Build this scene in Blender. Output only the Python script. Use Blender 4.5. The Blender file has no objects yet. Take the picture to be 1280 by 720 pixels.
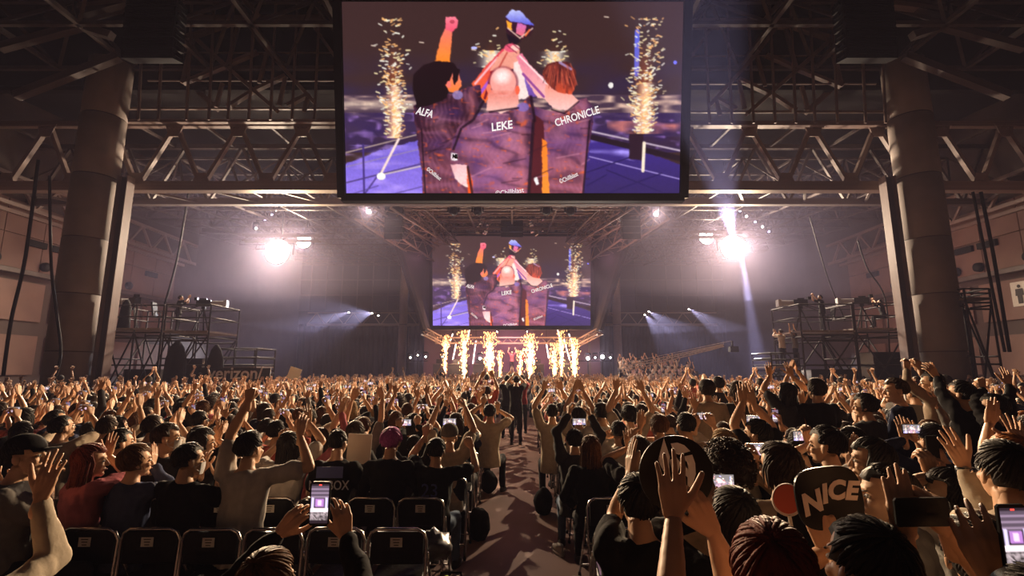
import bpy, math, random
import numpy as np
from mathutils import Vector, Matrix, Euler
C = bpy.context
SC = C.scene
COL = SC.collection
R = math.radians
rnd = random.Random(7)

# ------------------------------------------------------------------ camera
F = 620.0
TH = math.atan(102.0 / F)
CAMZ = 1.9
cam_d = bpy.data.cameras.new('camera'); cam = bpy.data.objects.new('camera', cam_d); COL.objects.link(cam)
cam_d.sensor_width = 36; cam_d.lens = F / 1280 * 36; cam_d.clip_start = 0.05; cam_d.clip_end = 300
cam.location = (0, 0, CAMZ); cam.rotation_euler = (math.pi / 2 + TH, 0, 0)
SC.camera = cam
CT, ST = math.cos(TH), math.sin(TH)
def ray(px, py):
    u = (px - 640) / F; v = (360 - py) / F
    return Vector((u, CT - v * ST, ST + v * CT))
def P(px, py, Y):                       # world point seen at that pixel of the photograph, Y metres ahead
    d = ray(px, py); return Vector((0, 0, CAMZ)) + d * (Y / d.y)
def PD(px, py, depth):
    return Vector((0, 0, CAMZ)) + ray(px, py) * depth

# ------------------------------------------------------------------ world, exposure
w = bpy.data.worlds.new('world'); SC.world = w; w.use_nodes = True
w.node_tree.nodes['Background'].inputs[0].default_value = (0.55, 0.30, 0.32, 1)
w.node_tree.nodes['Background'].inputs[1].default_value = 0.004
vs = SC.view_settings
vs.view_transform = 'Standard'; vs.look = 'None'; vs.gamma = 1; vs.use_curve_mapping = False; vs.exposure = 0.0
cy = SC.cycles
cy.use_denoising = True
cy.max_bounces = 5; cy.diffuse_bounces = 1; cy.glossy_bounces = 2; cy.transmission_bounces = 2; cy.volume_bounces = 0
cy.transparent_max_bounces = 4
cy.sample_clamp_indirect = 3.0; cy.sample_clamp_direct = 0
cy.caustics_reflective = False; cy.caustics_refractive = False
cy.volume_step_rate = 4
HAZE = 0.0085
HAZE_LOW = 0.0030
HAZE_NEAR = 0.0009
HAZE_COL = (0.60, 0.56, 0.92)

def lamp(name, kind, loc, energy, color, target=None, size=0.1, spot=60, blend=0.5):
    d = bpy.data.lights.new(name, kind); o = bpy.data.objects.new(name, d); COL.objects.link(o)
    d.energy = energy; d.color = color; o.location = loc
    if kind == 'AREA': d.shape = 'DISK'; d.size = size
    else: d.shadow_soft_size = size
    if kind == 'SPOT': d.spot_size = R(spot); d.spot_blend = blend
    if target is not None:
        o.rotation_euler = (Vector(target) - Vector(loc)).to_track_quat('-Z', 'Y').to_euler()
    return o

WARM = (1.0, 0.78, 0.58); COOL = (0.85, 0.82, 1.0)
# main flood heads facing the hall (fixtures are built further down at the same places)
FLOOD = [(348, 315, 30, 1.0, 0.32), (915, 310, 30, 1.0, 0.32), (381, 302, 33, 0.45, 0.2), (882, 297, 33, 0.45, 0.2)]
E_FLOOD = 14500
for (px, py, Y, k, s) in FLOOD:
    p = P(px, py, Y)
    lamp('flood_light', 'SPOT', p + Vector((0, -0.45, 0)), E_FLOOD * k, WARM, (p.x * 0.95, 3, -2), 0.22, 118, 0.7)
for (px, py, Y, tx) in ((348, 315, 30, 1.5), (915, 310, 30, -1.5)):
    p = P(px, py, Y)
    lamp('crowd_key_light', 'SPOT', p + Vector((0, -0.5, 0)), 44000, (1, .68, .39), (tx, 5, 0.8), 0.2, 56, 0.5)
# two heads high on the central rig
for (px, py) in ((461, 264), (820, 267)):
    p = P(px, py, 26)
    lamp('rig_light', 'SPOT', p + Vector((0, -0.3, 0)), 9000, (1, .74, .5), (p.x * .1, 5.5, 0), 0.08, 64, 0.6)
# narrow beams from the right head through the haze
pr = P(915, 310, 30)
lamp('beam_light', 'SPOT', pr + Vector((0.3, -0.5, -0.3)), 420000, (.86, .84, 1), P(948, 455, 24), 0.1, 6, 0.7)
lamp('beam_light', 'SPOT', pr + Vector((-0.1, -0.5, 0.4)), 1100000, (.9, .84, .95), P(858, 20, 8), 0.1, 6, 0.7)
# heads on the far truss, raking downwards
for (px, py, tx, ty) in ((436, 390, 340, 425), (465, 391, 420, 400), (806, 393, 850, 445), (861, 386, 940, 436), (811, 389, 880, 436)):
    lamp('truss_light', 'SPOT', P(px, py, 57.3), 34000, (.88, .86, 1), P(tx, ty, 46), 0.04, 20, 0.5)
# floor fixtures either side of the stage
for (px, py, e) in ((522, 447, 900), (753, 447, 3000), (735, 448, 2000), (600, 448, 1300)):
    lamp('stage_floor_light', 'SPOT', P(px, py, 38) + Vector((0, -.25, 0)), e, (1, .9, .8), (0, 5, 2), 0.05, 100, 0.5)
# glow of the spark fountains and the wash over the stage
for px in (570, 612, 664, 710):
    lamp('spark_glow', 'POINT', P(px, 446, 38.2), 700, (1, .55, .3), None, 0.1)
lamp('stage_wash', 'SPOT', (0, 39.6, 6.2), 2600, (1, .45, .62), (0, 42.5, 1), 0.1, 120, 0.6)
lamp('stand_fill', 'SPOT', (4, 29, 8.5), 2600, (1, .66, .5), (10.5, 35.5, 1.5), 0.05, 40, 0.6)  # added spot without a fixture, brightens the raked stand
# added dim fill spots behind and above the camera, no fixtures
lamp('rear_fill', 'SPOT', (0, -6, 9), 55, (1, .62, .48), (0, 6, 0), 0.8, 130, 0.8)
lamp('rear_fill', 'SPOT', (-7, -7, 12), 120, (1, .48, .34), (-8, 21, 10), 0.8, 62, 0.8)
lamp('rear_fill', 'SPOT', (7, -7, 12), 120, (1, .48, .34), (8, 21, 10), 0.8, 62, 0.8)
# unseen wash spots without fixtures, standing off the side walls and aimed at them
lamp('wall_wash', 'SPOT', (-16.5, 27, 5.5), 330, (1, .45, .34), (-24, 30, 8), 0.3, 130, 0.8)
lamp('wall_wash', 'SPOT', (17.5, 27, 5.5), 330, (1, .45, .34), (24, 30, 8), 0.3, 130, 0.8)
lamp('wall_wash', 'SPOT', (-19, 18, 4.5), 120, (1, .5, .34), (-24, 22, 9), 0.3, 130, 0.8)
lamp('wall_wash', 'SPOT', (20, 16, 4.5), 170, (1, .5, .34), (24, 20, 9), 0.3, 130, 0.8)
# wash on the roof steel around the rig
lamp('rig_wash', 'POINT', (-6, 30, 8.6), 130, (1, .42, .42), None, 0.05)
lamp('rig_wash', 'POINT', (6, 30, 8.6), 130, (1, .42, .42), None, 0.05)

# ------------------------------------------------------------------ materials
MATS = {}
def mat(name, color, rough=0.7, metal=0.0, var=0.12, scale=18.0, bump=0.0, emit=None, estr=0.0, spec=0.5, rand=0.0, wave=None):
    if name in MATS: return MATS[name]
    m = bpy.data.materials.new(name); m.use_nodes = True
    nt = m.node_tree; N = nt.nodes; L = nt.links
    b = N['Principled BSDF']
    b.inputs['Roughness'].default_value = rough; b.inputs['Metallic'].default_value = metal
    b.inputs['Specular IOR Level'].default_value = spec
    tc = N.new('ShaderNodeTexCoord'); nz = N.new('ShaderNodeTexNoise'); nz.inputs['Scale'].default_value = scale
    nz.inputs['Detail'].default_value = 3
    L.new(tc.outputs['Object'], nz.inputs['Vector'])
    hsv = N.new('ShaderNodeHueSaturation'); hsv.inputs['Color'].default_value = (*color, 1)
    mr = N.new('ShaderNodeMapRange'); mr.inputs['To Min'].default_value = 1 - var * 1.6; mr.inputs['To Max'].default_value = 1 + var * 1.6
    L.new(nz.outputs['Fac'], mr.inputs['Value'])
    val = mr.outputs[0]
    if rand:
        oi = N.new('ShaderNodeObjectInfo'); m2 = N.new('ShaderNodeMapRange')
        m2.inputs['To Min'].default_value = 1 - rand; m2.inputs['To Max'].default_value = 1 + rand
        L.new(oi.outputs['Random'], m2.inputs['Value'])
        mu = N.new('ShaderNodeMath'); mu.operation = 'MULTIPLY'; L.new(val, mu.inputs[0]); L.new(m2.outputs[0], mu.inputs[1]); val = mu.outputs[0]
    L.new(val, hsv.inputs['Value']); L.new(hsv.outputs[0], b.inputs['Base Color'])
    if bump:
        bp = N.new('ShaderNodeBump'); bp.inputs['Strength'].default_value = bump; bp.inputs['Distance'].default_value = 0.02
        L.new(nz.outputs['Fac'], bp.inputs['Height']); L.new(bp.outputs[0], b.inputs['Normal'])
    if emit is not None:
        b.inputs['Emission Color'].default_value = (*emit, 1); b.inputs['Emission Strength'].default_value = estr
        m.cycles.emission_sampling = 'NONE'
    MATS[name] = m
    return m
def mat_attr(name, attr='col', emit=False, strength=1.0, rough=0.7):
    m = bpy.data.materials.new(name); m.use_nodes = True; nt = m.node_tree; b = nt.nodes['Principled BSDF']
    a = nt.nodes.new('ShaderNodeAttribute'); a.attribute_name = attr
    if emit:
        b.inputs['Base Color'].default_value = (0.01, 0.01, 0.01, 1)
        nt.links.new(a.outputs['Color'], b.inputs['Emission Color']); b.inputs['Emission Strength'].default_value = strength
        b.inputs['Roughness'].default_value = 0.5; m.cycles.emission_sampling = 'NONE'
    else:
        nt.links.new(a.outputs['Color'], b.inputs['Base Color']); b.inputs['Roughness'].default_value = rough
    MATS[name] = m
    return m

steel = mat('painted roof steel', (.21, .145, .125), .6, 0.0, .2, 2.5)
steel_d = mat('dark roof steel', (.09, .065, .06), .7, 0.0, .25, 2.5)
alu = mat('scaffold tube metal', (.03, .026, .028), .7, .0, .2, 6, spec=.15)
black = mat('matt black metal', (.010, .009, .010), .65, 0, .2, 8, spec=.2)
blackp = mat('black plastic', (.009, .009, .010), .35, 0, .1, 12, spec=.22)
concrete = mat('column concrete', (.24, .19, .165), .85, 0, .16, 1.2, .2)
wallm = mat('beige wall panel', (.20, .12, .10), .8, 0, .15, 0.8, .1)
walld = mat('dark wall render', (.08, .055, .05), .8, 0, .2, 0.8)
curtain = mat('charcoal drape', (.03, .028, .034), .9, 0, .3, 0.6)
glassm = mat('dull smoked glazing', (.05, .05, .065), .35, 0, .2, .3)
mull = mat('glazing bar', (.12, .11, .13), .5, .3, .1, 1)
chrome = mat('bright chair tube', (.55, .53, .52), .22, .95, .05, 6)
vinyl = mat('black chair vinyl', (.006, .0055, .006), .4, 0, .2, 30, .15, spec=.18)
paper = mat('white paper card', (.62, .58, .52), .8, 0, .06, 12)
ink = mat('dark print', (.05, .045, .045), .8, 0, .1, 12)
whitep = mat('white print', (.78, .76, .74), .7, 0, .04, 12)
skin = mat('skin', (.60, .35, .215), .5, 0, .08, 14, 0, rand=.14)
eyew = mat('eye white', (.7, .68, .65), .3, 0, .02, 12)
eyed = mat('dark iris and brow', (.02, .015, .012), .4, 0, .1, 12)
lipm = mat('lips', (.45, .18, .14), .5, 0, .05, 12)
lens_hot = mat('blazing lamp lens', (1, .9, .8), .4, 0, 0, 5, 0, (1, .88, .72), 25)
lens_mid = mat('lit lamp lens', (1, .9, .8), .4, 0, 0, 5, 0, (1, .88, .80), 18)
lens_vio = mat('violet lit lamp lens', (.9, .9, 1), .4, 0, 0, 5, 0, (.62, .55, 1), 6)

def shade(base, name, **k): return mat(name, base, .9, 0, .14, 22, .25, rand=.12, spec=.12, **k)
CLOTH = {
 'black': shade((.014, .013, .014), 'black cotton'), 'charcoal': shade((.035, .033, .036), 'charcoal cotton'),
 'white': shade((.50, .46, .42), 'white cotton'), 'cream': shade((.46, .38, .29), 'cream cotton'),
 'grey': shade((.20, .185, .175), 'grey cotton'), 'beige': shade((.30, .23, .17), 'beige cotton'),
 'navy': shade((.018, .024, .055), 'navy cotton'), 'denim blue': shade((.07, .085, .16), 'denim blue cotton'),
 'dark red': shade((.20, .025, .03), 'dark red cotton'), 'coral': shade((.55, .13, .10), 'coral cotton'),
 'pink': shade((.42, .13, .15), 'pink cotton')}
jeans = shade((.10, .14, .21), 'washed denim')
darktr = shade((.02, .02, .024), 'dark trouser cloth')
HAIRM = {
 'black': mat('black hair', (.014, .010, .008), .6, 0, .35, 60, .2, spec=.3, rand=.25), 'dark brown': mat('dark brown hair', (.035, .018, .010), .6, 0, .35, 60, .2, spec=.3, rand=.25),
 'brown': mat('brown hair', (.11, .048, .02), .6, 0, .35, 60, .2, spec=.14), 'auburn': mat('auburn hair', (.12, .022, .012), .6, 0, .35, 60, .2, spec=.14),
 'orange': mat('orange dyed hair', (.33, .11, .025), .6, 0, .35, 60, .2, spec=.14), 'purple': mat('purple dyed hair', (.42, .09, .32), .6, 0, .35, 60, .2, spec=.14),
 'blonde': mat('light brown hair', (.40, .26, .13), .6, 0, .35, 60, .2, spec=.14)}

# ------------------------------------------------------------------ mesh helpers (all triangle soups in numpy)
def mk_mesh(name, V, T, mats=(), mi=None, smooth=True, col=None):
    me = bpy.data.meshes.new(name); V = np.asarray(V, np.float32); T = np.asarray(T, np.int32)
    n, m = len(V), len(T)
    me.vertices.add(n); me.vertices.foreach_set('co', V.ravel())
    k = T.shape[1]
    me.loops.add(m * k); me.loops.foreach_set('vertex_index', T.ravel())
    me.polygons.add(m); me.polygons.foreach_set('loop_start', np.arange(0, m * k, k, dtype=np.int32))
    try: me.polygons.foreach_set('loop_total', np.full(m, k, np.int32))
    except Exception: pass
    if mi is not None: me.polygons.foreach_set('material_index', np.asarray(mi, np.int32))
    me.polygons.foreach_set('use_smooth', np.full(m, bool(smooth)))
    for x in mats: me.materials.append(x)
    if col is not None:
        a = me.attributes.new('col', 'FLOAT_COLOR', 'POINT')
        c = np.ones((n, 4), np.float32); c[:, :3] = col; a.data.foreach_set('color', c.ravel())
    me.update(calc_edges=True); me.validate()
    return me
class G:
    def __init__(s): s.V = []; s.T = []; s.M = []; s.C = []; s.n = 0
    def add(s, VT, mi=0, col=None):
        V, T = VT; V = np.asarray(V, float); T = np.asarray(T, int)
        s.V.append(V); s.T.append(T + s.n); s.M.append(np.full(len(T), mi)); s.n += len(V)
        s.C.append(np.tile(np.array(col if col is not None else (1, 1, 1), float), (len(V), 1)))
        return s
    def get(s): return np.vstack(s.V), np.vstack(s.T)
    def mesh(s, name, mats, smooth=False, color=False):
        V, T = s.get()
        return mk_mesh(name, V, T, mats, np.concatenate(s.M), smooth, np.vstack(s.C) if color else None)
def quads(n0, n1, ring=True):
    pass
def loft(rings, cap=True):
    rings = [np.asarray(r, float) for r in rings]; n = len(rings[0]); m = len(rings)
    V = np.vstack(rings); i = np.arange(n); j = (i + 1) % n; T = []
    for k in range(m - 1):
        a = k * n + i; b = k * n + j; c = b + n; d = a + n
        T.append(np.stack([a, b, c], 1)); T.append(np.stack([a, c, d], 1))
    if cap:
        for k, flip in ((0, 1), (m - 1, 0)):
            V = np.vstack([V, rings[k].mean(0)]); c = len(V) - 1
            t = np.stack([np.full(n, c), k * n + i, k * n + j], 1)
            T.append(t[:, ::-1] if flip else t)
    return V, np.vstack(T)
def basis(d, up=(0, 0, 1)):
    d = np.asarray(d, float); d = d / (np.linalg.norm(d) + 1e-9); up = np.asarray(up, float)
    if abs(d @ up) > .97: up = np.array((0, 1., 0))
    x = np.cross(up, d); x /= np.linalg.norm(x); y = np.cross(d, x)
    return x, y, d
def tube(pts, rad, n=8, cap=True, flat=1.0, up=(0, 0, 1)):
    pts = np.asarray(pts, float); m = len(pts)
    rad = np.full(m, rad) if np.isscalar(rad) else np.asarray(rad, float)
    t = np.gradient(pts, axis=0); t /= np.linalg.norm(t, axis=1)[:, None] + 1e-9
    x, y, _ = basis(t[0], up); a = np.arange(n) * 2 * np.pi / n; rings = []
    for k in range(m):
        x = x - (x @ t[k]) * t[k]; x /= np.linalg.norm(x) + 1e-9; y = np.cross(t[k], x)
        rings.append(pts[k] + rad[k] * (np.cos(a)[:, None] * x + flat * np.sin(a)[:, None] * y))
    return loft(rings, cap)
def capsule(p0, p1, r0, r1, n=10):
    p0 = np.asarray(p0, float); p1 = np.asarray(p1, float); d = p1 - p0; L = np.linalg.norm(d) + 1e-9; d = d / L
    pts = [p0 - d * r0 * .97, p0 - d * r0 * .7, p0, p1, p1 + d * r1 * .7, p1 + d * r1 * .97]
    return tube(pts, [r0 * .2, r0 * .72, r0, r1, r1 * .72, r1 * .2], n)
def ellip(c, r, nu=12, nv=8, rot=None):
    u = np.arange(nu) * 2 * np.pi / nu; rings = []
    for k in range(nv + 1):
        v = -np.pi / 2 + np.pi * (k + .25 * (k == 0) - .25 * (k == nv)) / nv
        rings.append(np.stack([np.cos(v) * np.cos(u), np.cos(v) * np.sin(u), np.full(nu, np.sin(v))], 1))
    V, T = loft(rings); V = V * np.asarray(r, float)
    if rot is not None: V = V @ np.array(rot.to_matrix()).T
    return V + np.asarray(c, float), T
_bv = np.array([(x, y, z) for x in (-.5, .5) for y in (-.5, .5) for z in (-.5, .5)])
_bt = np.array([(0, 1, 3), (0, 3, 2), (4, 6, 7), (4, 7, 5), (0, 4, 5), (0, 5, 1), (2, 3, 7), (2, 7, 6), (0, 2, 6), (0, 6, 4), (1, 5, 7), (1, 7, 3)])
def box(c, s, rot=None):
    V = _bv * np.asarray(s, float)
    if rot is not None: V = V @ np.array(rot.to_matrix()).T
    return V + np.asarray(c, float), _bt
def bar(p0, p1, w, h=None):
    h = h or w; x, y, d = basis(np.subtract(p1, p0)); p0 = np.asarray(p0, float); p1 = np.asarray(p1, float)
    V = np.array([(p0 if s[2] < 0 else p1) + x * s[0] * w + y * s[1] * h for s in _bv])
    return V, _bt
def poly(pts, th, y0=0):                # flat polygon in XZ given thickness along Y
    pts = np.asarray(pts, float); n = len(pts)
    a = np.stack([pts[:, 0], np.full(n, y0), pts[:, 1]], 1); b = a + np.array((0, th, 0))
    return loft([a, b])
def xf(VT, M):
    V, T = VT; M = np.array(M); V = np.asarray(V) @ M[:3, :3].T + M[:3, 3]
    return V, (T[:, ::-1] if np.linalg.det(M[:3, :3]) < 0 else T)

# ------------------------------------------------------------------ object helpers
def link(name, data, parent=None, loc=None, rot=None):
    o = bpy.data.objects.new(name, data); COL.objects.link(o)
    if parent is not None: o.parent = parent
    if loc is not None: o.location = loc
    if rot is not None: o.rotation_euler = rot
    return o
def tag(o, label=None, cat=None, group=None, kind=None):
    if label: o['label'] = label
    if cat: o['category'] = cat
    if group: o['group'] = group
    if kind: o['kind'] = kind
    return o
def thing(name, label, cat, loc=(0, 0, 0), rotz=0, group=None):
    return tag(link(name, None, None, loc, (0, 0, rotz)), label, cat, group)
def part(name, g, m, parent, smooth=False, loc=None, rot=None):
    return link(name, g.mesh(name, m if isinstance(m, (list, tuple)) else [m], smooth), parent, loc, rot)
_unit = {}
def beam(name, p0, p1, w, h, m, parent, roundish=False):      # one straight member, sharing a unit mesh
    key = (m.name, roundish)
    if key not in _unit:
        g = G(); g.add(tube([(0, 0, -.5), (0, 0, .5)], .5, 8) if roundish else box((0, 0, 0), (1, 1, 1)))
        _unit[key] = g.mesh('beam', [m], roundish)
    o = link(name, _unit[key], parent)
    p0 = Vector(p0); p1 = Vector(p1)
    if parent is not None: p0 = p0 - parent.location; p1 = p1 - parent.location
    d = p1 - p0; o.location = (p0 + p1) / 2
    x, y, z = basis(d); o.rotation_euler = Matrix((x, y, z)).transposed().to_euler(); o.scale = (w, h, d.length)
    return o
def copy_tree(o, parent=None):
    c = o.copy(); COL.objects.link(c)
    if parent is not None: c.parent = parent
    for ch in o.children: copy_tree(ch, c)
    return c
_font_cache = {}
def text_mesh(s, size, th=0.004, bold=0.0, m=None, shear=0.0):
    cu = bpy.data.curves.new('lettering', 'FONT'); cu.body = s; cu.size = size; cu.extrude = th / 2
    cu.align_x = 'CENTER'; cu.align_y = 'CENTER'; cu.offset = bold; cu.shear = shear; cu.resolution_u = 3
    o = bpy.data.objects.new('lettering', cu); COL.objects.link(o)
    C.view_layer.update(); me = bpy.data.meshes.new_from_object(o.evaluated_get(C.evaluated_depsgraph_get()))
    bpy.data.objects.remove(o); me.materials.clear(); me.materials.append(m or whitep); me.name = 'lettering'
    return me
def remesh(VT, vox, dec=None, smooth=2):
    me = mk_mesh('tmp', VT[0], VT[1]); o = bpy.data.objects.new('tmp', me); COL.objects.link(o)
    a = o.modifiers.new('r', 'REMESH'); a.mode = 'VOXEL'; a.voxel_size = vox; a.adaptivity = 0
    if smooth: b = o.modifiers.new('s', 'SMOOTH'); b.iterations = smooth; b.factor = .5
    if dec: d = o.modifiers.new('d', 'DECIMATE'); d.ratio = dec
    dg = C.evaluated_depsgraph_get(); dg.update(); m2 = bpy.data.meshes.new_from_object(o.evaluated_get(dg))
    m2.calc_loop_triangles()
    V = np.empty(len(m2.vertices) * 3, np.float32); m2.vertices.foreach_get('co', V)
    T = np.empty(len(m2.loop_triangles) * 3, np.int32); m2.loop_triangles.foreach_get('vertices', T)
    bpy.data.objects.remove(o); bpy.data.meshes.remove(m2); bpy.data.meshes.remove(me)
    return V.reshape(-1, 3).astype(float), T.reshape(-1, 3)
def wrinkle(VT, amp, seed=0, fr=1.0):
    V, T = VT; rs = np.random.RandomState(seed); fn = np.cross(V[T[:, 1]] - V[T[:, 0]], V[T[:, 2]] - V[T[:, 0]])
    N = np.zeros_like(V)
    for k in range(3): np.add.at(N, T[:, k], fn)
    N /= np.linalg.norm(N, axis=1)[:, None] + 1e-12
    d = np.zeros(len(V))
    for k in range(5):
        f = rs.normal(0, 30 * fr, 3); f[2] *= .6; wv = rs.normal(0, 13, 3)
        s = np.sin(V @ f + 1.3 * np.sin(V @ wv + rs.rand() * 6) + rs.rand() * 6); d += np.sign(s) * np.abs(s) ** 1.4
    return V + N * (np.maximum(d, -.8) * amp / 3)[:, None], T
# ------------------------------------------------------------------ people: heads, hands, hair, bodies
def build_head():
    g = G()
    g.add(ellip((0, -.008, .045), (.075, .094, .083), 20, 12)); g.add(ellip((0, .03, -.03), (.059, .060, .078), 16, 10))
    g.add(ellip((0, .066, -.088), (.026, .024, .022))); g.add(capsule((0, .088, .018), (0, .106, -.022), .008, .013))
    g.add(ellip((0, .083, -.055), (.026, .018, .012))); g.add(ellip((0, .076, .036), (.05, .018, .012)))
    for s in (-1, 1):
        g.add(ellip((s * .077, -.012, -.005), (.011, .022, .033), 10, 8, Euler((.2, 0, s * .25))))
        g.add(ellip((s * .036, .062, -.022), (.024, .024, .022)))
    g.add(tube([(0, -.012, -.05), (0, -.024, -.11), (0, -.034, -.19)], [.05, .053, .062], 14))
    V, T = remesh(g.get(), .0065, .5, 2)
    h = G(); h.add((V, T), 0)
    for s in (-1, 1):
        h.add(ellip((s * .031, .080, .008), (.014, .010, .009), 8, 6), 1); h.add(ellip((s * .031, .0885, .008), (.006, .004, .006), 6, 4), 2)
        h.add(bar((s * .016, .094, .027), (s * .046, .084, .030), .006, .004), 2)
    h.add(ellip((0, .1000, -.056), (.02, .006, .006), 8, 5), 3)
    return np.vstack(h.V), np.vstack(h.T), np.concatenate(h.M)
def build_hand(pose, dec=.42):                    # right hand: wrist at 0, fingers +z, palm +y, thumb on -x
    g = G()
    spread = {'open': .075, 'flat': .02, 'hold': .03, 'fist': 0, 'relaxed': .06, 'wide': .2}[pose]
    curl = {'open': (.12, .12, .1), 'wide': (.05, .1, .1), 'flat': (.08, .08, .06), 'hold': (.75, .75, .5), 'fist': (1.4, 1.6, 1.2), 'relaxed': (.35, .45, .35)}[pose]
    bx = (-.031, -.011, .010, .030); L = ((.041, .026, .021), (.046, .029, .022), (.042, .027, .021), (.033, .020, .018))
    for i in range(4):
        kn = np.array((bx[i], 0, .094 - .006 * abs(i - 1))); g.add(capsule((bx[i] * .55, 0, .012), kn, .014, .0125))
        g.add(capsule((bx[i] * .7, .008, .03), kn, .011, .010))
        a = 0; sp = (i - 1.4) * spread; p = kn
        for k in range(3):
            a += curl[k] * (1 + .06 * i); d = np.array((math.sin(sp) * math.cos(a), math.sin(a), math.cos(a) * math.cos(sp)))
            q = p + d * L[i][k]; g.add(capsule(p, q, (.0092, .0082, .0075)[k], (.0083, .0075, .0064)[k])); p = q
    th = {'open': ((-.060, .006, .066), (-.080, .010, .098), (-.094, .014, .122)), 'wide': ((-.064, .004, .060), (-.094, .006, .085), (-.116, .01, .103)),
          'flat': ((-.048, .010, .066), (-.054, .014, .1), (-.054, .016, .124)), 'hold': ((-.050, .022, .062), (-.052, .046, .090), (-.044, .058, .112)),
          'fist': ((-.042, .03, .06), (-.022, .05, .075), (-.002, .053, .078)), 'relaxed': ((-.05, .02, .064), (-.060, .036, .093), (-.06, .046, .115))}[pose]
    p = np.array((-.018, .006, .018))
    for q, r in zip(th, (.013, .0105, .0088)): g.add(capsule(p, q, r + .002, r)); p = np.array(q)
    g.add(ellip((-.02, .008, .04), (.02, .014, .03))); g.add(capsule((0, 0, -.05), (0, 0, .014), .024, .021))
    V, T = remesh(g.get(), .0048, dec, 1)
    return V, T
HEAD = build_head()
HANDS = {k: build_hand(k) for k in ('open', 'flat', 'hold', 'fist', 'relaxed', 'wide')}
HANDS_LO = {k: remesh(HANDS[k], .0062, .35, 0) for k in HANDS}

SCALP = np.array((0, -.010, .035))
def hair_mesh(style, seed=0):
    rs = np.random.RandomState(seed); g = G()
    length = {'short': .0, 'crop': -.02, 'bowl': .01, 'bob': .10, 'long': .27, 'curly': .0, 'radial': .0}[style]
    # cap mass following the skull, kept away from the face
    nu, nv = 28, 14; rings = []
    thick = {'short': 1.16, 'crop': 1.09, 'bowl': 1.24, 'bob': 1.22, 'long': 1.20, 'curly': 1.42, 'radial': 1.22}[style]
    for k in range(nv + 1):
        v = np.pi / 2 - (np.pi * .98) * (k + .15) / (nv + .3); r = []
        for i in range(nu):
            u = 2 * np.pi * i / nu; d = np.array((np.cos(v) * np.cos(u), np.cos(v) * np.sin(u), np.sin(v)))
            s = thick + rs.normal(0, .012) + (.05 * math.sin(7 * u + 5 * v) * math.cos(4 * v) if style != 'radial' else 0)
            if style == 'curly': s += .07 * math.sin(9 * u + 2 * math.sin(5 * v)) * math.sin(8 * v) + rs.normal(0, .03)
            face = d[1] > .30 and d[2] < .42 + .1 * math.sin(3 * u)
            low = d[2] < (-.62 if style in ('short', 'crop', 'radial') else -.75 if style != 'curly' else -.55)
            ear = style in ('short', 'crop', 'radial') and abs(d[0]) > .72 and d[2] < -.12 and d[1] > -.25
            if face or low or ear: s = .86
            r.append(SCALP + d * s * np.array((.078, .096, .088)))
        rings.append(r)
    g.add(loft(rings))
    crown = np.array((0, -.55, .83)); crown /= np.linalg.norm(crown)
    nl = {'short': 190, 'crop': 110, 'bowl': 170, 'bob': 170, 'long': 180, 'curly': 0, 'radial': 46}[style]
    for q in range(nl):
        ang = rs.rand() * 2 * np.pi if style != 'radial' else 2 * np.pi * q / nl
        x, y, _ = basis(crown, (0, 1, 0)); dirn = x * math.cos(ang) + y * math.sin(ang)
        front = dirn[1] > .25
        ext = {'short': 1.55, 'crop': 1.45, 'bowl': 1.75, 'bob': 1.85, 'long': 1.85, 'radial': 1.75}[style] * (.72 if front else 1.0) * rs.uniform(.82, 1.05)
        st = rs.rand() * .75 * ext if style != 'radial' else .02
        w0 = rs.uniform(.008, .013) if style != 'radial' else .0105; pts = []; rad = []
        n = 6 if style != 'long' else 8; jit = rs.normal(0, .10) if style != 'radial' else 0; lift = rs.uniform(0, .07)
        if style in ('bob', 'long') and not front: e2 = ext; extra = length * rs.uniform(.85, 1.08)
        else: e2 = ext; extra = 0
        last = None
        for k in range(n):
            t = k / (n - 1); te = min(1, t * (1.0 if extra == 0 else 1.9))
            a = st + (e2 - st) * te; dd = crown * math.cos(a) + dirn * math.sin(a) + np.cross(crown, dirn) * jit * t; dd /= np.linalg.norm(dd)
            s = thick * (1.0 + .02 * math.sin(q) + lift * (t ** 2 if style == 'short' else .3 * t))
            if dd[1] > .3 and dd[2] < .25: s = min(s, 1.14)
            p = SCALP + dd * s * np.array((.078, .096, .088))
            if extra and te >= 1:
                over = (t - 1 / 1.9) / (1 - 1 / 1.9) * extra; p = p + np.array((p[0] * .15 * over / .2, -.10 * over, -over))
            pts.append(p); rad.append(w0 * (.55 + .9 * t - 1.25 * t ** 3 if style != 'radial' else .4 + 1.3 * t - .9 * t ** 3))
        g.add(tube(pts, np.maximum(rad, .0012), 5, True, .6))
    if style in ('bob', 'long'):
        L = length + .02
        g.add(loft([[(math.cos(a) * .088 * f, -.045 - (.35 * k * L / 4) * .3 + math.sin(a) * .052 * f, -.0 - k * L / 4) for a in np.arange(16) * np.pi / 8]
              for k, f in enumerate((1.0, 1.05, 1.02, .95, .7))]))
    if style == 'curly':
        for q in range(420):
            d = rs.normal(0, 1, 3); d /= np.linalg.norm(d)
            if (d[1] > .45 and d[2] < .35) or d[2] < -.6: continue
            c = SCALP + d * 1.46 * np.array((.078, .096, .088)); a = rs.rand() * 6
            x, y, z = basis(d); rr = rs.uniform(.009, .016)
            pts = [c + rr * (x * math.cos(a + t) + y * math.sin(a + t)) + d * .004 * t for t in np.linspace(0, 5.2, 7)]
            g.add(tube(pts, [.001, .0035, .004, .004, .004, .003, .001], 4))
    return g.mesh('hair', [HAIRM['black']], True)
HAIR = {s: [hair_mesh(s, k) for k in range(n)] for s, n in (('short', 3), ('crop', 1), ('bowl', 2), ('bob', 2), ('long', 2), ('curly', 1), ('radial', 1))}
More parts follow.
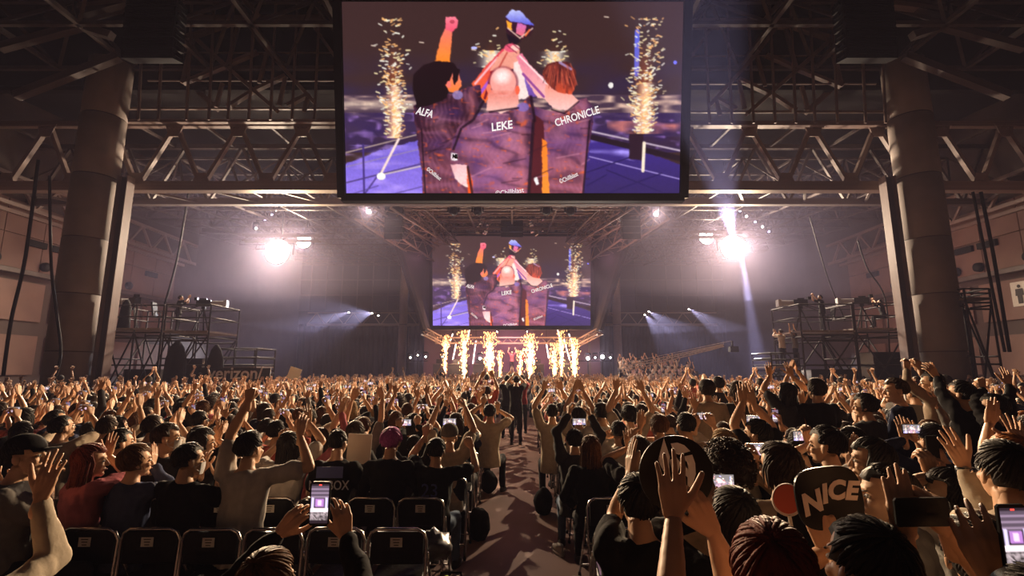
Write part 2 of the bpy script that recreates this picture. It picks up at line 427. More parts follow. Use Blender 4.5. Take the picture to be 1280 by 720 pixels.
def cap_mesh():
    g = G(); rings = []
    for k in range(8):
        v = k / 7 * 1.45; rings.append([SCALP + np.array((.094 * math.sin(v + .05) * math.cos(a), .112 * math.sin(v + .05) * math.sin(a), .104 * math.cos(v) + .008)) for a in np.arange(20) * np.pi / 10])
    g.add(loft(rings)); br = []
    for s, z in ((0, 0), (1, -.018)):
        pass
    top = [(x, .075 + .10 * math.sqrt(max(0, 1 - (x / .085) ** 2)), .052 - .5 * x * x * 3) for x in np.linspace(-.085, .085, 13)] + [(x, .05, .06) for x in np.linspace(.07, -.07, 6)]
    a = np.array(top); b = a - np.array((0, 0, .006)); g.add(loft([b, a])); g.add(ellip(SCALP + (0, 0, .125), (.008, .008, .005)))
    return g.mesh('cap', [CLOTH['black']], True)
def beanie_mesh():
    g = G(); rings = []
    for k in range(10):
        v = k / 9 * 1.75
        rings.append([SCALP + np.array(((.094 + .004 * math.cos(24 * a)) * math.sin(v + .04) * math.cos(a), (.112 + .004 * math.cos(24 * a)) * math.sin(v + .04) * math.sin(a), .112 * math.cos(v) + .02)) for a in np.arange(72) * np.pi / 36])
    g.add(loft(rings)); return g.mesh('beanie', [CLOTH['grey']], True)
def mask_mesh():
    g = G(); nx, nz = 10, 7; V = []
    for j in range(nz):
        for i in range(nx):
            u = (i / (nx - 1) - .5) * 2; t = j / (nz - 1); z = -.008 - .088 * t; wv = .062 - .01 * t
            V.append((u * wv, .034 + (.080 - .012 * t * t) * math.sqrt(max(0.02, 1 - (u * .93) ** 2)) * (.97 + .03 * math.sin(t * 3)), z))
    V = np.array(V); n = len(V); V2 = V - np.array((0, .004, 0)); T = []
    for j in range(nz - 1):
        for i in range(nx - 1):
            a = j * nx + i; T += [(a, a + nx, a + 1), (a + 1, a + nx, a + nx + 1)]
    T = np.array(T); g.add((V, T)); g.add((V2, T[:, ::-1]))
    for s in (-1, 1):
        for z in (-.02, -.07): g.add(tube([(s * .058, .055, z), (s * .074, .02, -.03 + z * .3), (s * .08, -.02, .015)], .0018, 4))
    return g.mesh('face_mask', [mat('white face mask', (.55, .53, .52), .8, 0, .05, 20)], True)
CAP, BEANIE, MASK = cap_mesh(), beanie_mesh(), mask_mesh()

def ring(c, rx, ry, n=14): a = np.arange(n) * 2 * np.pi / n; return np.stack([c[0] + rx * np.cos(a), c[1] + ry * np.sin(a), np.full(n, c[2])], 1)
class Body: pass
def elbow_ik(S, W, pole, l1=.285, l2=.255):
    S = np.array(S, float); W = np.array(W, float); d = W - S; L = np.linalg.norm(d); mx = (l1 + l2) * .995
    if L > mx: W = S + d * mx / L; L = mx; d = W - S
    if L < .12: W = S + d * .12 / max(L, 1e-6); L = .12; d = W - S
    d = d / L; a = (l1 * l1 - l2 * l2 + L * L) / (2 * L); h = math.sqrt(max(0, l1 * l1 - a * a))
    p = np.array(pole, float); p = p - (p @ d) * d; p /= np.linalg.norm(p) + 1e-9
    return S + d * a + p * h, W
def make_body(arms, stand=False, head=(0, 0, 0), long_sleeve=False, hero=False, lean=0.0, seed=0, wide=1.0, shirt='tee', legs=True):
    """arms: {-1: (wrist, finger_dir, palm_normal, pose, pole), 1: ...} in the person's own frame."""
    up = .42 if stand else 0.0; z = lambda v: v + up
    b = G(); sh = G(); tr = G(); O = Body()
    ly = lambda h: lean * max(0, h - .5)
    prof = [(.47, .155, .115, 0), (.56, .150, .112, -.01), (.68, .132, .098, -.01), (.80, .142, .104, 0), (.92, .160, .108, .0), (.985, .158, .092, -.012), (1.03, .105, .068, -.018), (1.065, .06, .058, -.014)]
    b.add(loft([ring((0, y + ly(h), z(h)), rx * .93 * wide, ry * .93) for h, rx, ry, y in prof]))
    sh.add(loft([ring((0, y + ly(h), z(h)), rx * 1.10 * wide + .004, ry * 1.12 + .006) for h, rx, ry, y in [(.43, .160, .122, 0)] + prof[:-1]] + [ring((0, -.014 + ly(1.05), z(1.052)), .062, .060)]))
    hb = np.array((0, .018 + ly(1.2), z(1.185)))
    b.add(capsule((0, -.02 + ly(1.0), z(1.0)), hb + (0, -.015, -.07), .062, .052))
    HM = Matrix.Translation(Vector(hb)) @ Euler(head).to_matrix().to_4x4()
    O.wrist = {}; extra = []
    for s in (-1, 1):
        wr, fd, pn, pose, pole = arms[s]; S = np.array((s * .168 * wide, -.008 + ly(1.0), z(.975)))
        raise_ = max(0, min(1, (wr[2] - z(.975)) / .45)); S = S + np.array((-s * .012 * raise_, .01 * raise_, .045 * raise_))
        E, W = elbow_ik(S, wr, pole)
        b.add(capsule(S, E, .047, .038, 12)); b.add(capsule(E, E + (W - E) * .35, .040, .041, 12)); b.add(capsule(E + (W - E) * .3, W, .041, .026, 12))
        b.add(ellip(S + (0, 0, -.005), (.052, .05, .052)))
        sh.add(capsule(np.array((s * .10 * wide, S[1], S[2] - .03)), S, .074, .072, 12))
        if long_sleeve:
            sh.add(capsule(S, E, .064, .053, 12)); sh.add(capsule(E, E + (W - E) * .90, .054, .040, 12)); sh.add(ellip(E, (.058, .058, .058)))
        else:
            e2 = S + (E - S) * .66; sh.add(capsule(S, e2, .070, .068, 12))
        fdv = np.array(fd if fd is not None else (W - E), float); fdv /= np.linalg.norm(fdv)
        pnv = np.array(pn, float); pnv = pnv - (pnv @ fdv) * fdv; pnv /= np.linalg.norm(pnv) + 1e-9; xv = np.cross(pnv, fdv)
        M = np.eye(4); M[:3, 0] = xv; M[:3, 1] = pnv; M[:3, 2] = fdv; M[:3, 3] = W
        if s < 0: M = M @ np.diag([-1, 1, 1, 1])
        extra.append(xf((HANDS if hero else HANDS_LO)[pose], M)); O.wrist[s] = Vector(W)
    kn = []
    for s in (-1, 1):
        if stand: H = (s * .09, 0, .86); K = (s * .10, .02, .48); A = (s * .11, -.01, .09)
        else: H = (s * .09, .02, .50); K = (s * .12, .41, .49); A = (s * .12, .40, .09)
        b.add(capsule(H, K, .062, .045)); b.add(capsule(K, A, .045, .03)); tr.add(capsule(H, K, .092, .066)); tr.add(capsule(K, A, .064, .048))
        O.foot = getattr(O, 'foot', []) + [(A[0], A[1])]
    tr.add(loft([ring((0, 0, z(h)), rx, ry) for h, rx, ry in ((.42, .12, .10), (.47, .165, .125), (.56, .158, .12), (.60, .150, .112))]))
    V, T = remesh(b.get(), .014 if hero else .019, None, 2)
    HV = np.hstack([HEAD[0], np.ones((len(HEAD[0]), 1))]) @ np.array(HM).T
    bb = G(); bb.add((V, T), 0); bb.V.append(HV[:, :3]); bb.T.append(HEAD[1] + bb.n); bb.M.append(HEAD[2]); bb.C.append(HV[:, :3]); bb.n += len(HV)
    for h in extra: bb.add(h, 0)
    O.body = mk_mesh('person', *bb.get(), [skin, eyew, eyed, lipm], np.concatenate(bb.M), True)
    Vs, Ts = wrinkle(remesh(sh.get(), .015 if hero else .024, None, 1), .013 if hero else .009, seed)
    O.shirt = mk_mesh('shirt', Vs, Ts, [CLOTH['black']])
    g = G(); g.add(wrinkle(remesh(tr.get(), .03, None, 1), .006, seed + 1), 0)
    for A in O.foot:
        g.add(loft([[(A[0] + r * math.cos(a), A[1] + .06 + l * math.sin(a), zz) for a in np.arange(12) * np.pi / 6] for zz, r, l in ((.0, .045, .125), (.03, .048, .13), (.06, .04, .10), (.10, .033, .05))]), 1)
    O.trousers = g.mesh('trousers', [darktr, mat('dark shoe', (.03, .028, .03), .6, 0, .1, 12)], True)
    O.HM = HM; O.top = z(1.185) + .13; O.stand = stand
    return O
def place_person(O, loc, yaw, scale, shirt, hair, haircol, label, group=None, cap=None, mask=False, trousers=None, cat='person'):
    o = link('person', O.body, None, loc, (0, 0, yaw)); o.scale = (scale,) * 3; tag(o, label, cat, group)
    def sub(name, me, m=None, mw=None):
        c = link(name, me, o)
        if mw is not None: c.matrix_local = mw
        if m is not None:
            sl = c.material_slots[0]; sl.link = 'OBJECT'; sl.material = m
        return c
    s = sub('shirt', O.shirt, CLOTH[shirt]); sub('trousers', O.trousers, trousers)
    if cap == 'beanie': sub('beanie', BEANIE, None, O.HM)
    elif hair: sub('hair', hair, HAIRM[haircol], O.HM)
    if cap == 'cap': sub('cap', CAP, None, O.HM)
    if mask: sub('face_mask', MASK, None, O.HM)
    return o, s
UPV = (0, 0, 1); FWD = (0, 1, 0)
def arm(w, pose='open', fd=None, pn=FWD, pole=None, s=1):
    return (w, fd, pn, pose, pole or (s * .8, -.1, -.75))
def AR(l, r):                                    # l, r = (wrist, pose, finger dir, palm normal, pole)
    out = {}
    for s, a in ((-1, l), (1, r)):
        a = list(a) + [None] * (5 - len(a)); out[s] = (a[0], a[2], a[3] or FWD, a[1], a[4] or (s * .8, -.1, -.75))
    return out
DOWN_L = ((-.16, .28, .58), 'relaxed', (0, 1, -.2), (0, .2, -1)); DOWN_R = ((.16, .28, .58), 'relaxed', (0, 1, -.2), (0, .2, -1))
POSES = [
 AR(((-.045, .26, 1.42), 'flat', (.1, .1, 1), (1, 0, 0)), ((.045, .26, 1.42), 'flat', (-.1, .1, 1), (-1, 0, 0))),
 AR(((-.085, .34, 1.30), 'hold', (.25, .1, 1), (1, .35, 0)), ((.085, .34, 1.30), 'hold', (-.25, .1, 1), (-1, .35, 0))),
 AR(((-.20, .34, 1.02), 'relaxed', (0, .5, 1), (.6, .6, 0)), ((.22, .08, 1.50), 'open', (.1, .1, 1))),
 AR(((-.26, .08, 1.46), 'open', (-.15, .05, 1)), ((.26, .08, 1.46), 'open', (.15, .05, 1))),
 AR(((-.04, .34, 1.20), 'flat', (.1, .5, 1), (1, 0, 0)), ((.04, .34, 1.20), 'flat', (-.1, .5, 1), (-1, 0, 0))),
 AR(((-.20, .1, 1.48), 'fist', (0, .1, 1)), DOWN_R),
 AR(((-.06, .08, 1.50), 'flat', (.35, .05, 1), (1, .1, 0), (-1, 0, -.1)), ((.06, .08, 1.50), 'flat', (-.35, .05, 1), (-1, .1, 0), (1, 0, -.1))),
 AR(DOWN_L, DOWN_R),
 AR(DOWN_L, ((.10, .36, 1.32), 'hold', (-.1, .1, 1), (-1, .3, 0))),
 AR(((-.24, .12, 1.46), 'wide', (-.1, .1, 1)), ((.12, .36, 1.05), 'relaxed', (-.3, .5, 1), (-1, .3, 0))),
 AR(((-.085, .32, 1.42), 'hold', (.25, .1, 1), (1, .35, 0)), ((.085, .32, 1.42), 'hold', (-.25, .1, 1), (-1, .35, 0))),
 AR(((-.19, .3, 1.18), 'fist', (0, .2, 1)), ((.19, .26, 1.28), 'fist', (0, .2, 1))),
]
POSE_WORDS = ['clapping high in front', 'filming with both hands', 'one palm raised', 'both arms spread upwards', 'clapping before the face', 'left fist in the air',
              'hands joined overhead', 'hands in the lap', 'right hand holding something up', 'left palm waving high', 'filming above the head', 'two fists raised']
TEMPL = []
rr = random.Random(3)
for k, a in enumerate(POSES):
    TEMPL.append(make_body(a, False, (rr.uniform(.05, .3), rr.uniform(-.08, .08), rr.uniform(-.45, .45)), k in (2, 7, 9), False, rr.uniform(-.08, .12), k))
def lift(a, dz): return {s: ((v[0][0], v[0][1], v[0][2] + dz),) + v[1:] for s, v in a.items()}
STEMPL = {}
for k in (0, 1, 4, 6, 8, 3):
    STEMPL[k] = make_body(lift(POSES[k], .42), True, (.15, 0, rr.uniform(-.35, .35)), k == 8, False, .03, 40 + k)
# ------------------------------------------------------------------ haze filling the hall
hz = bpy.data.materials.new('hall haze'); hz.use_nodes = True
for n in list(hz.node_tree.nodes):
    if n.type != 'OUTPUT_MATERIAL': hz.node_tree.nodes.remove(n)
vsn = hz.node_tree.nodes.new('ShaderNodeVolumeScatter'); vsn.inputs['Color'].default_value = (*HAZE_COL, 1)
vsn.inputs['Density'].default_value = HAZE; vsn.inputs['Anisotropy'].default_value = 0.1
hz.node_tree.links.new(vsn.outputs[0], [n for n in hz.node_tree.nodes if n.type == 'OUTPUT_MATERIAL'][0].inputs['Volume'])
hz2 = hz.copy(); hz2.node_tree.nodes[vsn.name].inputs['Density'].default_value = HAZE_NEAR
hz3 = hz.copy(); hz3.node_tree.nodes[vsn.name].inputs['Density'].default_value = HAZE_LOW
g = G(); g.add(box((0, 40.7, 9.93), (47.2, 37.4, 8.64))); o = part('haze', g, hz, None); tag(o, 'pinkish haze hanging high around the stage half of the hall', 'haze', None, 'stuff')
g = G(); g.add(box((0, 40.7, 2.88), (47.2, 37.4, 5.40))); o = part('haze', g, hz3, None); tag(o, 'thinner low haze over the crowd near the stage', 'haze', None, 'stuff')
g = G(); g.add(box((0, 5.4, 7.2), (47.2, 32.8, 14.1))); o = part('haze', g, hz2, None); tag(o, 'much thinner haze over the near half of the crowd', 'haze', None, 'stuff')

# ------------------------------------------------------------------ the hall
def struct(name, g, m, parent=None, smooth=False, kind='structure'):
    o = part(name, g, m, parent, smooth)
    if parent is None: o['kind'] = kind
    return o
floorm = mat('dull purple brown hall floor', (.34, .20, .17), .6, 0, .22, 1.1, .12)
g = G(); g.add(box((0, 25, -.1), (60, 76, .2))); struct('floor', g, floorm)
XW = 24.0; YF = 60.0
for s, nm in ((-1, 'wall_left'), (1, 'wall_right')):
    g = G(); g.add(box((s * (XW + .2), 12, 8), (.4, 46.8, 20))); g.add(box((s * (XW + 2.2), 48, 8), (.4, 26, 20)))
    wl = struct(nm, g, walld)
    # upper band of big panels, lower band recessed with piers
    pg = G(); pg.add(box((0, 0, 0), (.10, 1.96, 1.60))); pm = pg.mesh('panel', [wallm])
    for j in range(2):
        for k in range(14):
            c = link('panel', pm, wl, (s * (XW - .05), 7.6 + 2.0 * k, 7.55 + 1.64 * j))
    lg = G(); lg.add(box((s * (XW - .25), 21, 6.55), (.5, 28.5, .22))); part('ledge', lg, steel_d, wl)
    lg = G(); lg.add(box((s * (XW - .1), 21, 9.35), (.3, 28.5, .18))); part('ledge', lg, steel, wl)
    lg = G(); lg.add(box((0, 0, 0), (.12, 2.9, 1.9))); lm = lg.mesh('panel', [wallm])
    for k, yy in enumerate((20.3, 23.6, 27.0, 30.2, 33.4)): link('panel', lm, wl, (s * (XW - .05), yy, 5.2))
    for k, yy in enumerate((20.3, 23.6, 27.0, 30.2, 33.4)): link('panel', lm, wl, (s * (XW - .05), yy, 2.6))
    vg = G(); vg.add(box((0, 0, 0), (.16, 1.0, .32)));
    for q in range(4): vg.add(box((-s * .09, 0, -.12 + .08 * q), (.03, .96, .02)))
    vm = vg.mesh('vent', [black])
    for yy in (21.6, 24.2, 25.5, 28.0, 29.3, 32.2): link('vent', vm, wl, (s * (XW - .16), yy, 8.1))
    cg = G(); cg.add(xf(tube([(0, 0, -.12), (0, 0, .06), (0, 0, .14)], [.22, .24, .14], 14), Euler((0, R(90), 0)).to_matrix().to_4x4())); cm = cg.mesh('round_speaker', [black], True)
    for yy in (21.0, 22.3, 24.8, 26.1, 29.0, 30.4): link('round_speaker', cm, wl, (s * (XW - .2), yy, 7.05))
    # a light steel truss along the top of the wall
    for k in range(14):
        y0 = 7.5 + 2 * k
        beam('truss_diagonal', (s * (XW - .5), y0, 9.6), (s * (XW - .5), y0 + 1, 10.9), .12, .12, steel, wl)
        beam('truss_diagonal', (s * (XW - .5), y0 + 1, 10.9), (s * (XW - .5), y0 + 2, 9.6), .12, .12, steel, wl)
    for zz in (9.6, 10.95): beam('truss_chord', (s * (XW - .5), 7, zz), (s * (XW - .5), 36, zz), .18, .18, steel, wl)
# rear wall far beyond the stage: smoked glazing above, drape below
g = G(); g.add(box((0, YF + .4, 9), (52.4, .4, 18.6))); wb = struct('wall_back', g, glassm)
for k in range(27):
    x = -24.7 + 1.9 * k
    if abs(x) < 26: beam('glazing_bar', (x, YF + .1, 8.9), (x, YF + .1, 17.5), .10, .16, mull, wb)
for zz in (9.0, 10.9, 12.8, 14.7): beam('glazing_bar', (-26, YF + .08, zz), (26, YF + .08, zz), .10, .10, mull, wb)
g = G(); n = 240; xs = np.linspace(-25.5, 25.5, n); fy = YF - .6 + .12 * np.sin(xs * 9) + .05 * np.sin(xs * 23)
V = np.vstack([np.stack([xs, fy, np.full(n, z)], 1) for z in (0.0, 7.25)]); T = []
for i in range(n - 1): T += [(i, i + 1, n + i), (i + 1, n + i + 1, n + i)]
V = np.vstack([V, V + (0, .08, 0)]); T = np.array(T); g.add((V, np.vstack([T, T[:, ::-1] + 2 * n])))
tag(part('drape', g, curtain, None), 'long charcoal drape hung under the rear truss behind the stage', 'curtain')
# ceiling and space frames
g = G(); g.add(box((0, 6, 18.5), (52, 33, .3)))
a = (-26, 22, 14.6); 
for (z0, z1) in ((14.8, 18.4),):
    V = np.array([(-26, 21, z0), (26, 21, z0), (26, 61, z1), (-26, 61, z1), (-26, 21, z0 + .3), (26, 21, z0 + .3), (26, 61, z1 + .3), (-26, 61, z1 + .3)])
    g.add((V, np.array([(0, 1, 2), (0, 2, 3), (4, 6, 5), (4, 7, 6), (0, 4, 5), (0, 5, 1), (2, 6, 7), (2, 7, 3), (0, 3, 7), (0, 7, 4), (1, 5, 6), (1, 6, 2)])))
g.add(box((0, 21.2, 16.6), (52, .3, 4)))
ceil = struct('ceiling', g, mat('dark ceiling cladding', (.016, .011, .012), .9, 0, .3, .5))
def space_frame(x0, x1, y0, y1, nx, ny, zf, dep, t, name):
    g = G(); X = np.linspace(x0, x1, nx + 1); Y = np.linspace(y0, y1, ny + 1)
    bot = lambda i, j: np.array((X[i], Y[j], zf(Y[j])))
    top = lambda i, j: np.array(((X[i] + X[i + 1]) / 2, (Y[j] + Y[j + 1]) / 2, zf((Y[j] + Y[j + 1]) / 2) + dep))
    for i in range(nx + 1):
        for j in range(ny + 1):
            if i < nx: g.add(bar(bot(i, j), bot(i + 1, j), t))
            if j < ny: g.add(bar(bot(i, j), bot(i, j + 1), t))
            if i < nx and j < ny:
                q = top(i, j)
                for di in (0, 1):
                    for dj in (0, 1): g.add(bar(bot(i + di, j + dj), q, t * .75))
                if i < nx - 1: g.add(bar(q, top(i + 1, j), t))
                if j < ny - 1: g.add(bar(q, top(i, j + 1), t))
    o = part(name, g, steel_d, ceil); o['kind'] = 'stuff'
space_frame(-24, 24, 23, 59, 18, 13, lambda y: 10.7 + (y - 22) * .10, 1.8, .11, 'space_frame')
space_frame(-24, 24, 3, 20.6, 14, 6, lambda y: 15.4, 2.2, .17, 'space_frame')
# columns
def column(x, y, r, h, cuts, label, m=concrete):
    t = thing('round_column', label, 'column', (x, y, 0))
    z = 0
    for k, c in enumerate(cuts + [h]):
        g = G(); g.add(tube([(0, 0, z + .02), (0, 0, z + .03), (0, 0, c - .03), (0, 0, c - .02)], [r * .985, r, r, r * .985], 40)); part('column_segment', g, m, t, True); z = c
    g = G(); g.add(tube([(0, 0, 0), (0, 0, h)], r * .97, 32)); part('column_core', g, steel_d, t, True)
for s, side in ((-1, 'left'), (1, 'right')):
    cx = -17.65 if s < 0 else 17.2
    column(cx, 20, .80, 15.2, [2.6, 4.9, 7.2, 9.9, 12.6], f'thick round concrete column standing at the {side} behind the crowd')
    t = thing('steel_column', f'flanged steel column right beside the thick round concrete column on the {side}', 'column', (cx - s * 1.22, 20.1, 0))
    for dx in (-.2, .2): beam('flange', (cx - s * 1.22 + dx, 20.1, 0), (cx - s * 1.22 + dx, 20.1, 10.0), .04, .42, steel, t)
    beam('web', (cx - s * 1.22, 20.1, 0), (cx - s * 1.22, 20.1, 10.0), .38, .03, steel_d, t)
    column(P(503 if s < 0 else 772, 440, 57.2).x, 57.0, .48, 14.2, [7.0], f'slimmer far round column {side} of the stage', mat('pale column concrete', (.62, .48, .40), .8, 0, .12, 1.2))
# main truss across the hall
ZB = P(640, 234, 21).z; ZT = P(640, 156, 21).z
def warren(name, label, y, x0, x1, zb, zt, pitch, wb_, wt_, wd, m, gusset=True, phase=0.0, cat='truss', group=None):
    t = thing(name, label, cat, ((x0 + x1) / 2, y, zb), 0, group)
    beam('bottom_chord', (x0, y, zb), (x1, y, zb), wb_, wb_, m, t); beam('top_chord', (x0, y, zt), (x1, y, zt), wt_, wt_, m, t)
    n = int((x1 - x0) / pitch); gg = None
    if gusset:
        g = G(); g.add(poly([(-.42, -.28), (.42, -.28), (.22, .30), (-.22, .30)], .06, -.03)); g.add(poly([(-.46, -.28), (.46, -.28), (.46, -.20), (-.46, -.20)], .14, -.07))
        for dx in (-.2, 0, .2): g.add(box((dx, -.05, -.1), (.05, .05, .05)))
        gg = g.mesh('gusset', [m])
    for k in range(n + 1):
        xb = x0 + pitch * (k + phase); xt = xb + pitch / 2
        if xt > x1: break
        beam('diagonal', (xb, y, zb), (xt, y, zt), wd, wd * .8, m, t)
        if xb + pitch <= x1: beam('diagonal', (xt, y, zt), (xb + pitch, y, zb), wd, wd * .8, m, t)
        if gusset:
            link('gusset', gg, t, Vector((xb, y - wd * .5, zb + .32)) - t.location); link('gusset', gg, t, Vector((xt, y - wd * .5, zt - .32)) - t.location, (0, math.pi, 0))
    return t
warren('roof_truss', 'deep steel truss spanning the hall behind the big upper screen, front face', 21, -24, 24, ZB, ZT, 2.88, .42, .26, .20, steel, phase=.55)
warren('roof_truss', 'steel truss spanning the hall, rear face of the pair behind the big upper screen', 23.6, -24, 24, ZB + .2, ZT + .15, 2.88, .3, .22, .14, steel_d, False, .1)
# cross ties between the two faces
t = thing('truss_tie', 'thin steel cross ties linking the two faces of the deep hall truss', 'truss', (0, 22.3, ZT))
for k in range(16):
    x = -23 + 3 * k
    beam('tie', (x, 21, ZT), (x, 23.6, ZT + .15), .12, .12, steel_d, t); beam('tie', (x, 21, ZB), (x + 1.5, 23.6, ZB + .2), .1, .1, steel_d, t)
# tall X braced frame standing on the truss, each side of the screen
for s, side in ((-1, 'left'), (1, 'right')):
    t = thing('cross_bracing', f'tall crossed steel bracing above the deep truss, {side} of the big upper screen', 'bracing', (s * 10, 20.4, ZT + .3))
    def B(a, b, w_=.22, yy=20.4):
        if s > 0: a = (1280 - a[0], a[1] + 4); b = (1280 - b[0], b[1] + 4)
        pa = P(*a, yy); pb = P(*b, yy); beam('brace', pa, pb, w_, w_ * .7, steel, t)
    B((241, 45), (283, 83), .26); B((283, 83), (347, 139)); B((310, 30), (333, 62), .26); B((333, 62), (393, 128)); B((229, 104), (281, 83)); B((281, 83), (322, 65))
    B((285, 134), (316, 114)); B((316, 114), (357, 95)); B((360, 132), (386, 118)); B((190, 66), (241, 45), .3); B((241, 45), (285, 30), .26)
    B((241, 48), (229, 104), .2); B((298, 32), (284, 84), .16); B((334, 66), (324, 104), .16); B((278, 104), (270, 134), .16); B((357, 96), (349, 132), .16); B((386, 118), (380, 140), .16)
    B((205, 75), (272, 136), .34, 21.4); B((393, 34), (425, 80), .18); B((305, 0), (322, 18), .26, 19); B((100, 10), (165, 2), .3, 18)
    for (yy_, x0_) in ((66, 185), (101, 185)): B((x0_, yy_), (425, yy_), .07)
    B((228, 26), (428, 26), .42, 20.2); B((115, 152), (428, 152), .2, 20.6); B((160, 136), (428, 136), .12, 20.6)
    for xx in (180, 205, 240, 268, 292, 318, 345, 372, 400):
        B((xx, 0), (xx - 7, 150), .10, 20.0)
# long slanting and horizontal roof members outside
t = thing('roof_beam', 'pair of heavy slanting roof beams near the top corners of the hall', 'beam', (0, 18, 14))
for s in (-1, 1):
    for (a, b) in (((60, 20), (140, 45)), ((100, 18), (165, 0)), ((0, 60), (110, 30)), ((20, 120), (150, 70))):
        pa = P(*(a if s < 0 else (1280 - a[0], a[1])), 18); pb = P(*(b if s < 0 else (1280 - b[0], b[1])), 18); beam('beam', pa, pb, .3, .3, steel_d, t)
# flown speaker stacks
def speaker_array(px, py, Y, n, wd, label, grp=None):
    p = P(px, py, Y); t = thing('line_array', label, 'speaker', p, 0, grp)
    cg = G(); cg.add(loft([[(-wd / 2, -.25, -.17), (wd / 2, -.25, -.17), (wd / 2, .3, -.13), (-wd / 2, .3, -.13)], [(-wd / 2, -.25, .17), (wd / 2, -.25, .17), (wd / 2, .3, .13), (-wd / 2, .3, .13)]]))
    for q in range(6): cg.add(box((0, -.26, -.13 + .052 * q), (wd * .92, .02, .012)))
    for sx in (-1, 1): cg.add(box((sx * (wd / 2 + .02), 0, 0), (.04, .3, .08)))
    cm = cg.mesh('cabinet', [blackp]); z = 0; a = 0; yy = 0
    for k in range(n):
        c = link('cabinet', cm, t, (0, yy, z), (a, 0, 0)); z -= .36 * math.cos(a); yy += .36 * math.sin(a) * .5; a += R(2.2)
    beam('hoist_chain', p + Vector((0, 0, .1)), p + Vector((0, 0, 3)), .05, .05, black, t)
    return t
speaker_array(196, 8, 15, 6, 1.7, 'black flown speaker stack high up at the left, above the slanting roof beam')
speaker_array(1078, 8, 15, 6, 1.7, 'black flown speaker stack high up at the right, above the slanting roof beam')
speaker_array(494, 249, 27, 7, 1.0, 'black flown speaker stack on the left of the stage rig between the screens')
speaker_array(787, 249, 27, 7, 1.0, 'black flown speaker stack on the right of the stage rig between the screens')
speaker_array(640, 262, 33, 6, 1.5, 'black flown speaker cluster centred above the lower screen')

# ------------------------------------------------------------------ hung rig between the two screens
def box_truss(label, p0, p1, sz, m, n, name='rig_truss', group=None):
    p0 = Vector(p0); p1 = Vector(p1); t = thing(name, label, 'truss', (p0 + p1) / 2, 0, group)
    x, y, d = basis(p1 - p0); x = Vector(x) * sz / 2; y = Vector(y) * sz / 2
    cs = [x + y, x - y, -x - y, -x + y]
    for c in cs: beam('chord', p0 + c, p1 + c, .09, .09, m, t)
    for k in range(n):
        a = p0.lerp(p1, k / n); b = p0.lerp(p1, (k + 1) / n)
        for q in (0, 1, 2, 3):
            c, c2 = cs[q], cs[(q + 1) % 4]
            if k % 2: c, c2 = c2, c
            beam('brace', a + c, b + c2, .05, .05, m, t)
    return t
for s, side in ((-1, 'left'), (1, 'right')):
    M = (lambda x: x) if s < 0 else (lambda x: 1280 - x)
    box_truss(f'slanting box truss on the {side} running back from the rig lamp to the wing panel', P(M(455), 262, 26), P(M(540), 322, 38), 1.0, steel, 10)
    box_truss(f'upper slanting box truss on the {side} beside the flown speakers', P(M(478), 250, 25), P(M(556), 300, 36), .9, steel, 9)
    box_truss(f'steep outer box truss on the {side} behind the bottom corner of the big screen', P(M(520), 250, 27), P(M(566), 296, 36), .8, steel_d, 7)
box_truss('box truss hidden behind the lower screen that carries the glowing light tubes', (-6.6, 41, 7.7), (6.6, 41, 7.7), .5, steel_d, 10)
for k, (yy, Y) in enumerate(((254, 27), (262, 30), (271, 33), (281, 36), (289, 38.5))):
    z = P(640, yy, Y).z
    box_truss(f'cross box truss of the stage rig, {["nearest", "second", "third", "fourth", "rearmost"][k]} of the five under the big screen', (-6.3, Y, z), (6.3, Y, z), .55, steel, 12)
def moving_head(name, label, p, aim, sc, lensm, grp=None, lr=.13, hang=None):
    t = thing(name, label, 'stage light', p, 0, grp)
    g = G(); g.add(box((0, 0, .36), (.34, .30, .12))); part('base', g, black, t)
    g = G()
    for sx in (-1, 1): g.add(box((sx * .2, 0, .12), (.05, .14, .46)))
    g.add(box((0, 0, .30), (.42, .14, .05))); part('yoke', g, black, t)
    d = (Vector(aim) - Vector(p)).normalized(); g = G()
    g.add(tube([-d * .24, -d * .2, d * .1, d * .2], [.09, .14, .15, .16], 14)); part('head', g, black, t, True)
    g = G(); g.add(tube([d * .195, d * .225], [lr, lr * .9], 18)); part('lens', g, lensm, t, True)
    if hang: g = G(); g.add(tube([(0, 0, .4), (0, 0, (hang - p[2]) / sc)], .03, 6)); part('hanger', g, black, t)
    t.scale = (sc,) * 3
    return t
for k, px in enumerate((567, 597, 683, 713)):
    moving_head('moving_head', f'dark unlit moving head hanging from the stage rig, {["first", "second", "third", "fourth"][k]} from the left', P(px, 262, 27), P(px, 470, 18), 1.5, blackp, None, .13, P(640, 254, 27).z)
# shiny hoist clusters
for px, side in ((606, 'left'), (672, 'right')):
    p = P(px, 280, 31); t = thing('hoist_cluster', f'cluster of shiny motor hoists just {side} of the centre above the lower screen', 'hoist', p)
    for k in range(12):
        q = Vector((rnd.uniform(-.5, .5), rnd.uniform(-.5, .5), rnd.uniform(-.7, .7)))
        g = G(); g.add(tube([(-.12, 0, 0), (.12, 0, 0)], .08, 10)); g.add(box((0, 0, .08), (.08, .08, .1))); g.add(box((.16, 0, 0), (.06, .1, .14))); part('hoist', g, chrome, t, False, q, (0, 0, rnd.uniform(0, 3)))
    beam('chain', p, (p.x, p.y, 11.9), .04, .04, black, t)

